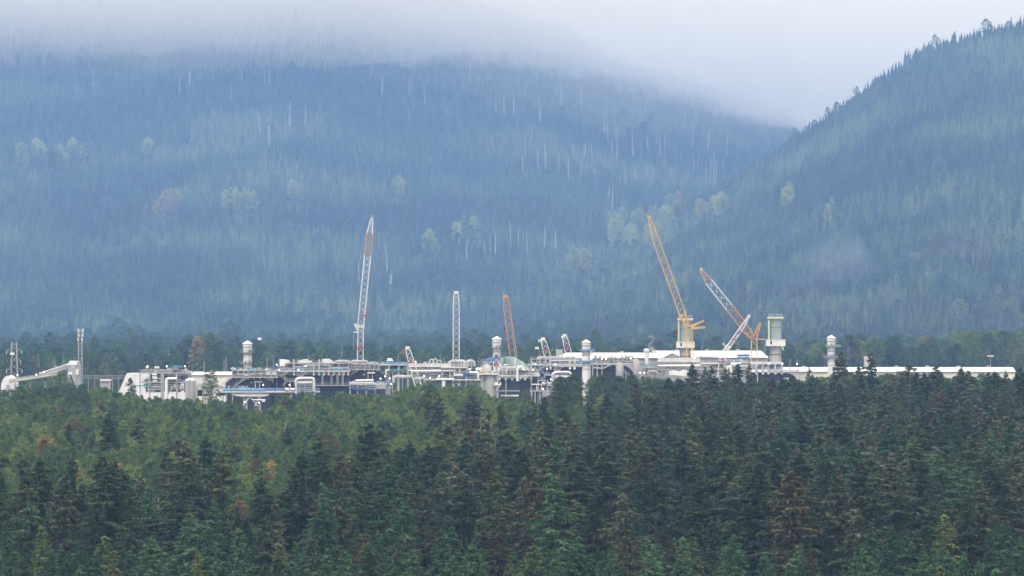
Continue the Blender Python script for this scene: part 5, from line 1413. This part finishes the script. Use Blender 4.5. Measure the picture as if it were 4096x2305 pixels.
d = 2405
t = thing('compressor_hall', 2230, d, 'dark hall under a long pale deck with grey ducts, left of the third stack', 'hall')
hall(t, 2160, 2330, 1470, d+3, 26, 5, 0)
deck(t, 2124, 2330, 1457, d, 22, 'white', 5); deck(t, 2124, 2330, 1436, d+3, 12, 'steel', 2)
for x in (2126, 2160, 2201, 2240, 2279, 2299, 2325): column(t, x, 1436, d+0.4, 0.45 if x in (2201, 2279, 2299) else 0.22, 'white', 1459)
brackets(t, (2202, 2280, 2298), 1462, 1478, d+0.5, 0.5, 'white')
for x0, x1 in ((2150, 2184), (2190, 2254), (2262, 2300)): MB().tube([P(x0, 1456, d+5), P(x0, 1432, d+5), P(x1, 1432, d+5), P(x1+2, 1440, d+5)], 0.8, 12).build('duct', M['concrete'], t)
for x0, x1, m in ((2170, 2184, 'sky_blue'), (2206, 2226, 'blue'), (2240, 2258, 'sky_blue'), (2262, 2276, 'sky_blue'), (2284, 2290, 'sky_blue'), (2303, 2318, 'sky_blue'), (2140, 2155, 'blue')): pbox(t, 'tarpaulin', x0, x1, 1449, 1456, d+1+PR.uniform(0, 2), 0.5, m)
pipes(t, 2126, 2328, 1438, 1456, d+1, 10, 30, mats=('steel', 'white', 'galv', 'blue')); gear(t, 2128, 2325, 1457, d+2, 10, 22, s=(0.6, 1.6)); stair(t, 2160, 1478, 2186, 1460, d-1.5); stair(t, 2237, 1480, 2262, 1460, d-1.5); stair(t, 2216, 1480, 2240, 1496, d-2); stair(t, 2142, 1480, 2158, 1492, d-2); deck(t, 2136, 2165, 1478, d-2, 3, th=3); deck(t, 2214, 2240, 1478, d-2, 3, th=3)
deck(t, 2124, 2200, 1494, d-2, 10, 'blue', 4); gear(t, 2126, 2200, 1494, d-2, 7, 12, ('blue', 'red', 'white', 'blue'), s=(0.5, 1.4))
d = 2408
t = thing('compressor_hall', 2450, d, 'dark hall with a rounded right end, right of the third stack', 'hall')
hall(t, 2366, 2540, 1462, d+3, 26, 0, 7)
deck(t, 2366, 2545, 1453, d, 20, 'white', 4); deck(t, 2366, 2530, 1432, d+1, 16, 'steel', 3)
for x in range(2370, 2545, 17): column(t, x, 1432, d+0.3, 0.25, 'steel', 1454)
windshell(t, 2375, 2520, 1434, d+2); pipes(t, 2368, 2540, 1434, 1452, d, 8, 30, mats=('steel', 'white', 'galv')); gear(t, 2370, 2535, 1432, d+1, 10, 20, ('white', 'steel', 'concrete', 'galv'), s=(0.5, 1.6))
MB().bar(P(2372, 1470, d-1), P(2410, 1474, d-1), 0.6).bar(P(2410, 1474, d-1), P(2445, 1458, d-1), 0.6).build('sloping_duct', M['steel'], t); pbox(t, 'orange_post', 2526, 2529, 1431, 1450, d-0.5, 0.5, 'orange'); stair(t, 2495, 1483, 2518, 1503, d-2)
for x in (2371, 2389, 2408): column(t, x, 1453, d-0.5, 0.3)
for x, w, y0, lab in ((2479, 16, 1450, 'grey boxy vessel tower with a sloped head before the rounded dark hall'), (2546, 13, 1436, 'grey bottle-shaped vessel right of the rounded dark hall')):
    t = thing('vessel_tower', x, d-5, lab, 'vessel'); c = P(x, 0, d-3); c.z = 0; s = d/F; zt = P(0, y0, d-5).z
    MB().lathe(c, [(w*s*0.9, 0), (w*s*0.9, zt-6.5), (w*s, zt-6), (w*s, zt-1.2), (w*s*0.55, zt-0.2), (w*s*0.5, zt)], 18 if w < 15 else 6).build('shell', M['concrete'], t)
    for q in (0.35, 0.7): MB().lathe(c, [(w*s*0.9, zt*q), (w*s*1.12, zt*q+0.05), (w*s*1.12, zt*q+0.3), (w*s*0.9, zt*q+0.35)], 18).build('ring', M['steel'], t)
    MB().tube([c+V((w*s*0.9, -0.6, zt*0.8)), c+V((w*s*1.5, -0.6, zt*0.78)), c+V((w*s*1.5, -0.6, 0))], 0.3, 9).build('downpipe', M['steel'], t)
d = 2415
t = thing('process_module', 2600, d, 'open cooler deck with a teal top edge, below the steaming vent', 'platform')
deck(t, 2554, 2640, 1463, d, 14, 'steel', 10); pbox(t, 'teal_beam', 2556, 2630, 1458, 1462, d-0.2, 1, 'teal'); pbox(t, 'wind_panel', 2630, 2641, 1458, 1477, d-0.3, 4, 'galv')
for x in range(2556, 2640, 13): column(t, x, 1473, d+0.3, 0.22)
pipes(t, 2556, 2640, 1476, 1490, d, 8, 14); gear(t, 2560, 2625, 1458, d+2, 8, 6, s=(0.5, 1.0)); MB().tube([P(2592, 1505, d-1), P(2592, 1487, d-1), P(2625, 1487, d-1), P(2628, 1492, d-1)], 0.8, 12).build('duct', M['concrete'], t)
t = thing('steam_vent', 2588, 2430, 'white vertical vent with a bulging head giving off a curl of steam', 'vent')
d = 2430; c = P(2587, 0, d); c.z = 0; z = lambda y: P(0, y, d).z
MB().lathe(c, [(0.75, 0), (0.75, z(1458)), (0.95, z(1440)), (1.15, z(1412))], 16).build('pipe', M['white'], t); MB().lathe(c, [(1.1, z(1412)+0.01), (1.6, z(1406)), (1.6, z(1399)), (1.0, z(1395))], 16).build('head', M['white'], t)
MB().box(c+V((1.0, -1.2, z(1400))), c+V((4.2, 1.6, z(1397)))).build('platform', M['steel'], t); r = MB()
for k in range(5): q = c+V((1.1+k*0.75, -1.1, z(1397))); r.bar(q, q+V((0, 0, 1.2)), 0.07)
r.bar(c+V((1.1, -1.1, z(1397)+1.2)), c+V((4.1, -1.1, z(1397)+1.2)), 0.07).build('handrail', M['steel'], t); MB().box(c+V((2.4, -0.9, z(1410))), c+V((4.0, 0.6, z(1401)))).build('yellow_box', M['pale_yellow'], t)
sm = MB()
path = [(2606, 1393, 7), (2600, 1387, 8), (2597, 1380, 8), (2604, 1374, 6), (2610, 1366, 6), (2614, 1358, 6), (2613, 1350, 6), (2606, 1345, 6), (2597, 1347, 6), (2591, 1352, 5)]
for (x, y, r0), (x1, y1, r1) in zip(path, path[1:]):
    for k in (0, 0.5):
        p = P(x+(x1-x)*k, y+(y1-y)*k, d); r = (r0+(r1-r0)*k)*d/F*PR.uniform(0.75, 1.1)
        sm.lathe(p, [(0.02, -r), (r*0.7, -r*0.7), (r, 0), (r*0.7, r*0.7), (0.02, r)], 9)
tag(sm.build('steam', volume_mat('steam', (0.99, 0.99, 0.99), 0.13)), 'curl of pale steam rising from the white vent', 'steam', kind='stuff')
t = thing('white_tarpaulin', 2715, 2400, 'large white sheet draped over a low frame below the right coolers', 'tarpaulin')
d = 2400
MB().prism([(P(x, y, d).x, P(x, y, d).z) for x, y in ((2676, 1500), (2757, 1505), (2754, 1484), (2735, 1480), (2718, 1486), (2700, 1481), (2678, 1484))], d, d+5).build('sheet', M['white'], t)
for x in (2680, 2716, 2752): column(t, x, 1497, d+1, 0.3)
d = 2428
t = thing('process_module', 2860, d, 'grey pipe rack with white pipe ends behind the leaning white crane', 'pipe rack')
deck(t, 2770, 2990, 1450, d, 16, 'white', 4); deck(t, 2785, 2870, 1427, d+1, 12, 'steel', 3); deck(t, 2785, 2990, 1475, d-2, 14, 'white', 4)
for x in range(2775, 2992, 22): column(t, x, 1450, d+0.3, 0.25)
for x in (2790, 2856): MB().tube([P(x, 1426, d-0.5), P(x, 1426, d+6)], 0.6, 12).build('pipe_end', M['white'], t)
for x in range(2790, 2870, 8): pbox(t, 'frame_panel', x, x+4, 1430, 1449, d+1+PR.uniform(0, 2), 0.4, ['steel', 'concrete', 'galv'][PR.randint(3)])
for x in (2925, 2938, 2951): MB().tube([P(x, 1462, d-2), P(x+4, 1455, d-2), P(x+9, 1458, d-2)], 0.7, 10).build('elbow', M['white'], t)
pipes(t, 2775, 2990, 1454, 1500, d-1, 10, 40, mats=('white', 'steel', 'silver', 'galv')); gear(t, 2870, 2985, 1450, d, 8, 18, ('white', 'sky_blue', 'steel', 'white'), s=(0.7, 1.8)); MB().tube([P(2905, 1500, d-3), P(2908, 1468, d-3), P(2922, 1468, d-3), P(2925, 1490, d-3)], 0.8, 12).build('pipe', M['white'], t)
pbox(t, 'grey_drum', 2955, 2975, 1440, 1450, d+2, 4, 'concrete'); pbox(t, 'green_panel', 2905, 2960, 1438, 1449, d+8, 0.5, 'tower_green')
t = thing('work_platform', 2974, 2450, 'small raised platform with blue railings in front of the long grey wall', 'platform')
d = 2450
pbox(t, 'deck', 2947, 3000, 1424, 1427, d, 5, 'white'); pbox(t, 'toe_sheet', 2950, 2998, 1428, 1433, d-0.2, 0.5, 'sky_blue'); pbox(t, 'toe_sheet', 2950, 2999, 1418, 1424, d-0.2, 0.3, 'blue'); column(t, 2960, 1427, d+1, 0.3); column(t, 2988, 1427, d+1, 0.3); handrail(t, 2947, 3000, 1424, d-0.3)

d = 2400
t = thing('compressor_hall', 3100, d, 'dark clad hall below a toothed pale deck under the right concrete tower', 'hall')
hall(t, 3004, 3190, 1494, d+3, 28, 0, 5)
deck(t, 2996, 3140, 1478, d, 22, 'white', 5); deck(t, 3140, 3195, 1482, d+1, 10, 'steel', 3); deck(t, 2996, 3128, 1450, d+1, 16, 'white', 8, False)
brackets(t, (3001, 3026, 3052, 3074, 3102, 3128), 1483, 1498, d+0.6, 0.5)
for x in (2998, 3026, 3052, 3074, 3101, 3128): column(t, x, 1458, d+0.4, 0.55 if x == 3074 else 0.3, 'white', 1480)
for x0, x1, m in ((3008, 3020, 'sky_blue'), (3030, 3046, 'blue'), (3056, 3062, 'sky_blue'), (3088, 3094, 'blue'), (3104, 3124, 'sky_blue')): pbox(t, 'tarpaulin', x0, x1, 1468-PR.uniform(0, 4), 1477, d+2, 0.5, m)
pipes(t, 2998, 3130, 1459, 1477, d+1, 10, 24, mats=('white', 'steel', 'galv', 'blue')); gear(t, 3000, 3130, 1478, d+2, 8, 14, s=(0.6, 1.8)); column(t, 3030, 1498, d+1.5, 0.2, 'white'); stair(t, 3164, 1490, 3188, 1514, d-2); pbox(t, 'porch_roof', 3136, 3160, 1512, 1518, d-3, 4, 'steel'); MB().box(P(3070, 1460, d-1), P(3080, 1452, d+2)).build('white_box', M['white'], t)
for x in (3158, 3186): pass

# ---- concrete towers
def ctower(x, y0, hw, yb0, yb1, bx0, bx1, d, label):
    t = thing('concrete_tower', x, d, label, 'tower', 'pale green concrete towers'); s = d/F; c = P(x, 0, d+hw*s); c.z = 0; z = lambda y: P(0, y, d).z
    MB().lathe(c, [(hw*1.12*s, 0), (hw*1.05*s, z(1450)), (hw*0.95*s, z(1425)), (hw*0.93*s, z(yb1)-0.05)], 24).build('lower_shaft', M['concrete'], t)
    MB().lathe(c, [(hw*s, z(yb0)+0.05), (hw*s, z(y0+11)-0.02)], 24).build('upper_shaft', M['tower_green'], t)
    b = MB().box(P(bx0, yb1, d-1.2), P(bx1, yb0, d+2*hw*s+1.2)).build('work_box', M['white'], t)
    MB().box(P(bx0+14, yb1-7, d-1.26), P(bx0+21, yb0+4, d-1.21)).build('opening', M['clad'], b); MB().box(P(bx0-1, yb0, d-1.4), P(bx1+1, yb0-2, d+2*hw*s+1.4)).build('rim', M['pale_yellow'], b)
    q = hw*1.22
    o = MB().box(P(x-q, y0+10, d-1.0), P(x+q, y0+1, d+2*hw*s+1.0)).build('formwork_collar', M['pale_yellow'], t)
    for k in range(8): MB().box(P(x-q+q*2*k/7-0.5, y0+9.5, d-1.12), P(x-q+q*2*k/7+0.5, y0+1.5, d-1.02)).build('collar_rib', M['cream'], o)
    for k in range(6): p = P(x-q+q*2*(k+0.5)/6, y0+1, d-0.5); MB().bar(p, p+V((0, 0, 0.9)), 0.08).box(p+V((-0.25, -0.2, 0.9)), p+V((0.3, 0.2, 1.35))).build('marker_lamp', M['white'], t)
    l = MB()
    for k in range(14):
        p = P(x-hw-2, y0+14+k*(yb0-y0-14)/14, d+0.5); l.box(p+V((-0.5, -0.8, -0.75)), p+V((0.3, 0.8, -0.1)))
    l.build('stair_cage', M['pale_yellow'], t)
    for y in (y0+46, yb1+34): MB().lathe(c, [(hw*s*0.9, z(y)), (hw*s+0.12, z(y)+0.05), (hw*s+0.12, z(y)+0.25), (hw*s*0.9, z(y)+0.3)], 24).build('casting_joint', M['clad'], t)
    MB().bar(P(bx1-10, yb1, d-0.8), P(bx1-4, yb1+16, d-0.8), 0.4).build('chute', M['pale_yellow'], t)
ctower(2741, 1272, 24, 1368, 1392, 2707, 2776, 2490, 'left pale green concrete tower with a white work box, behind the yellow crane')
ctower(3102, 1266, 24, 1360, 1385, 3067, 3138, 2490, 'right pale green concrete tower with a white work box, clear of cranes')
t = thing('concrete_cylinder', 3470, 2540, 'stub of pale concrete cylinder above the long white shed', 'tower')
d = 2540; c = P(3470, 0, d); c.z = 0; s = d/F
MB().lathe(c, [(14*s, 0), (14*s, P(0, 1431, d).z)], 20).build('shaft', M['concrete'], t); MB().lathe(c, [(15.5*s, P(0, 1431, d).z+0.01), (15.5*s, P(0, 1427, d).z)], 20).build('rim', M['white'], t)

# ---- long sheds behind
shed(2232, 2715, 1411, 1432, 2535, 'long white-roofed shed behind the third stack', hipl=36, wall='grey_wall', dep=40)
t = shed(2612, 3072, 1403, 1431, 2565, 'larger gabled white-roofed shed behind the two concrete towers', hipl=10, hipr=22, wall='grey_wall', dep=44)
t = thing('cross_gable_annex', 2692, 2522, 'grey gabled annex at the front of the long white-roofed sheds', 'building')
d = 2522
MB().prism([(P(x, y, d).x, P(x, y, d).z) for x, y in ((2660, 1430), (2692, 1415), (2725, 1430))][::-1] , d, d+12).build('gable', M['grey_wall'], t); MB().box(P(2660, gy(d)-0.1, d+0.02), P(2725, 1430.2, d+12)).build('wall', M['grey_wall'], t)
for (xa, ya), (xb, yb) in (((2655, 1432), (2692, 1413.5)), ((2692, 1413.5), (2729, 1431))):
    a, b = P(xa, ya, d), P(xb, yb, d); v = [a, b, b+V((0, 0, 0.35)), a+V((0, 0, 0.35))]; v = [q+V((0, -0.4, 0.1)) for q in v]+[q+V((0, 13, 0.1)) for q in v]
    MB().add(v, [(0,1,2,3), (7,6,5,4), (0,4,5,1), (1,5,6,2), (2,6,7,3), (3,7,4,0)]).build('roof_slope', M['roof_white'], t)
MB().box(P(2689, 1450, d-0.08), P(2696, 1434, d-0.01)).build('louvre', M['galv'], t)
shed(3006, 4060, 1469, 1487, 2510, 'very long low white shed behind the right-hand spruces', wall='cream', dep=30, doors=6)
t = thing('lift_frame', 2237, 2500, 'pale slatted frame behind the pair of short white cranes', 'frame')
for y in range(1399, 1428, 4): pbox(t, 'slat', 2226, 2249, y, y+2.4, 2500, 0.4, 'white')
for x in (2226, 2249): column(t, x, 1398, 2500, 0.3, 'white')

# ---- masts, poles and lit lamps
def light_mast(x, y, d, label, heads=1):
    t = thing('light_mast', x, d, label, 'mast', 'masts and poles'); p = P(x, y, d)
    MB().bar((p.x, d, 0), p, 0.26, 6, 0.12).build('pole', M['steel'], t)
    if heads: MB().box(p+V((-1.6, -0.3, -0.1)), p+V((1.6, 0.3, 0.25))).build('crossbar', M['steel'], t)
    for k in range(heads): q = p+V((-1.4+2.8*k/max(1, heads-1), 0, 0)); MB().box(q+V((-0.35, -0.5, 0.26)), q+V((0.35, 0.3, 0.8))).build('lamp_head', M['white'], t)
light_mast(3962, 1428, 2560, 'pale floodlight mast rising over the right end of the long white shed', 4)
for x, y, lab in ((3160, 1434, 'slim lightning pole right of the right concrete tower, thicker one'), (3188, 1438, 'slim lightning pole right of the right concrete tower, thinner one'), (2058+64, 1418, 'tall thin pole at the right end of the green tent'), (2115, 1440, 'short thin pole at the right end of the green tent'), (1592, 1416, 'white pole between the tallest crane and the short red-tipped crane'), (2985+75, 1370, 'thin pole behind the orange and white crane')): light_mast(x, y, 2455, lab, 0)
for x, y in ((1068, 1430), (1094, 1437), (896, 1440), (905, 1428), (816, 1446)):
    t = thing('lightning_mast', x, 2600, 'slender grey lattice mast behind the halls, %s' % {1068: 'left of the leftmost exhaust hood', 1094: 'touching the leftmost exhaust hood', 896: 'shorter of the two left of the leftmost stack', 905: 'taller of the two left of the leftmost stack', 816: 'above the round grey tank'}[x], 'mast', 'masts and poles'); boom(t, x, gy(2600), x, y, 12 if x != 1094 else 6, 3, 2600, 'galv', 'mast', 0.12, 0.06)
for x, y in ((1775, 1428), (1862, 1426), (1884, 1427), (1914, 1426), (1922, 1440), (1360, 1440), (1372, 1436), (1402, 1436), (2160, 1416), (2216, 1420)): light_mast(x, y, 2446, 'thin pole above the racks, nearest the %s' % landmark(x) if x not in (1862, 1884, 1372, 1402) else 'thin pole above the racks, %s' % {1862: 'just right of the upright white boom', 1884: 'second right of the upright white boom', 1372: 'left of two beside the tallest white crane', 1402: 'right of two beside the tallest white crane'}[x], 0)
LAMPS = [(1107,1459,2384,'left of the leftmost exhaust hood'),(1053,1540,2379,'on the rounded dark end below the leftmost stack'),(1222,1464,2388,'under the middle exhaust hood'),(1194,1480,2388,'on the hooded hall deck'),(1116,1480,2388,'at the left corner of the hooded hall deck'),(1522,1515,2392,'on the rounded hall beside the tallest crane'),(1541,1506,2392,'at the rounded hall corner, upper'),(1559,1514,2385,'right of the rounded hall'),(1565,1537,2362,'low on the blue tarp left of the short crane'),(1697,1505,2390,'in the left cooler rack, upper'),(1721,1512,2388,'in the left cooler rack, lower'),(1757,1504,2388,'at the right end of the left cooler rack'),(2131,1480,2398,'over the stairs of the dark hall'),(2188,1476,2398,'between the two stairways of the ducted hall'),(2142,1457,2400,'at the left end of the ducted hall deck'),(2221,1458,2400,'on the ducted hall deck'),(2172,1557,2360,'low beside the zigzag stairs'),(2203,1518,2366,'on the silver loop left of the third stack'),(2366,1435,2396,'just right of the third stack'),(2408,1435,2402,'second right of the third stack'),(2424,1436,2402,'third right of the third stack'),(2523,1434,2402,'beside the orange post'),(2561,1491,2405,'left one below the teal-edged cooler deck'),(2577,1491,2405,'right one below the teal-edged cooler deck'),(2778,1431,2424,'at the left of the grey pipe rack'),(3130,1455,2396,'at the right corner of the toothed deck'),(3188,1456,2440,'on the thin pole right of the towers'),(590,1466,2372,'on top of the leftmost rack, left'),(667,1466,2372,'on top of the leftmost rack, middle'),(740,1466,2372,'on top of the leftmost rack, right'),(145,1499,2446,'above the conveyor, left'),(175,1489,2446,'above the conveyor, middle'),(70,1500,2446,'above the conveyor, far left'),(1158,1540,2384,'beside the silver pipe loop'),(980,1608,2349,'under the low platform, left'),(1035,1611,2349,'under the low platform, right'),(3312,1538,2390,'low behind the spruces by the rightmost stack')]
for x, y, d, lab in LAMPS:
    t = thing('flood_lamp', x, d, 'lit white flood lamp '+lab, 'lamp', 'lit flood lamps'); p = P(x, y, d)
    MB().box(p+V((-0.3, 0.02, -0.3)), p+V((0.3, 0.4, 0.3))).build('housing', M['steel'], t); MB().lathe(p+V((0, -0.1, -0.42)), [(0.1, 0.12), (0.28, 0.2), (0.33, 0.5), (0.1, 0.76)], 10).build('lens', M['lamp'], t); MB().bar(p+V((0, 0.5, -3.0)), p+V((0, 0.45, 0)), 0.07).build('bracket', M['steel'], t)
# hut on the mountainside
X, d = ground_hit(142, 712)
t = root('hillside_hut', (X, d, float(height(np.array([X]), np.array([d]))[0])), 'small dark flat-roofed hut high on the left mountainside', 'hut')
z0 = t.location.z
MB().box((X-7, d-3, z0+9), (X+8, d+7, z0+18)).build('wall', M['clad'], t); MB().box((X-8, d-4, z0+18.02), (X+9, d+8, z0+18.8)).build('roof', M['black'], t)
for sx in (-6, 0, 7): MB().box((X+sx-0.4, d-2, z0-1), (X+sx+0.4, d-1.2, z0+9)).build('stilt', M['steel'], t)
# thin smoke drifting behind the right tower
sm = MB()
wr = np.random.RandomState(12)
for k in range(34):
    u = wr.uniform(0, 1); x = 3105+u*290+wr.normal(0, 45); y = 1255-240*u**0.5+wr.normal(0, 40)
    p = P(x, y, wr.uniform(2920, 3090)); r = (22+60*u)*3000/F*wr.uniform(0.6, 1.2)
    n_ = 12; vv, ff = [], []; ph = wr.uniform(0, 6.28, 3)
    for i in range(8):
        th = math.pi*(i+0.03)/7.06
        for j in range(n_):
            an = 6.2832*j/n_; m = 1+0.25*math.sin(3*an+ph[0])+0.22*math.sin(4*th+ph[1]+an)
            vv.append((p.x+1.3*r*m*math.sin(th)*math.cos(an), p.y+1.6*r*m*math.sin(th)*math.sin(an), p.z+0.9*r*m*math.cos(th)))
    for i in range(7): ff += [(i*n_+j, (i+1)*n_+j, (i+1)*n_+(j+1) % n_, i*n_+(j+1) % n_) for j in range(n_)]
    ff += [tuple(range(n_)), tuple(range(8*n_-1, 7*n_-1, -1))]
    sm.add(vv, ff)
tag(sm.build('smoke', volume_mat('smoke', (0.62, 0.78, 1.0), 0.0011)), 'thin bluish smoke drifting before the right mountainside', 'smoke', kind='stuff')

# ------------------------------------------------------------------ look-alikes that still share a label: tell them apart by place
bpy.context.view_layer.update()
by = {}
for o in COL.objects:
    if o.parent is None and o.get('label'): by.setdefault(o['label'], []).append(o)
ORD = ['leftmost', 'second', 'third', 'fourth', 'fifth', 'sixth', 'seventh', 'eighth', 'ninth', 'tenth', 'eleventh', 'twelfth', 'thirteenth', 'fourteenth', 'fifteenth', 'sixteenth', 'seventeenth', 'eighteenth', 'nineteenth', 'twentieth']
for lb, os_ in by.items():
    n = len(os_)
    if n < 2 or n > 20: continue
    os_.sort(key=lambda o: o.location.x/o.location.y)
    for k, o in enumerate(os_):
        w = 'leftmost' if k == 0 else ('rightmost' if k == n-1 else ORD[k]+' from left')
        t_ = lb + ', ' + w
        if len(t_.split()) <= 16: o['label'] = t_
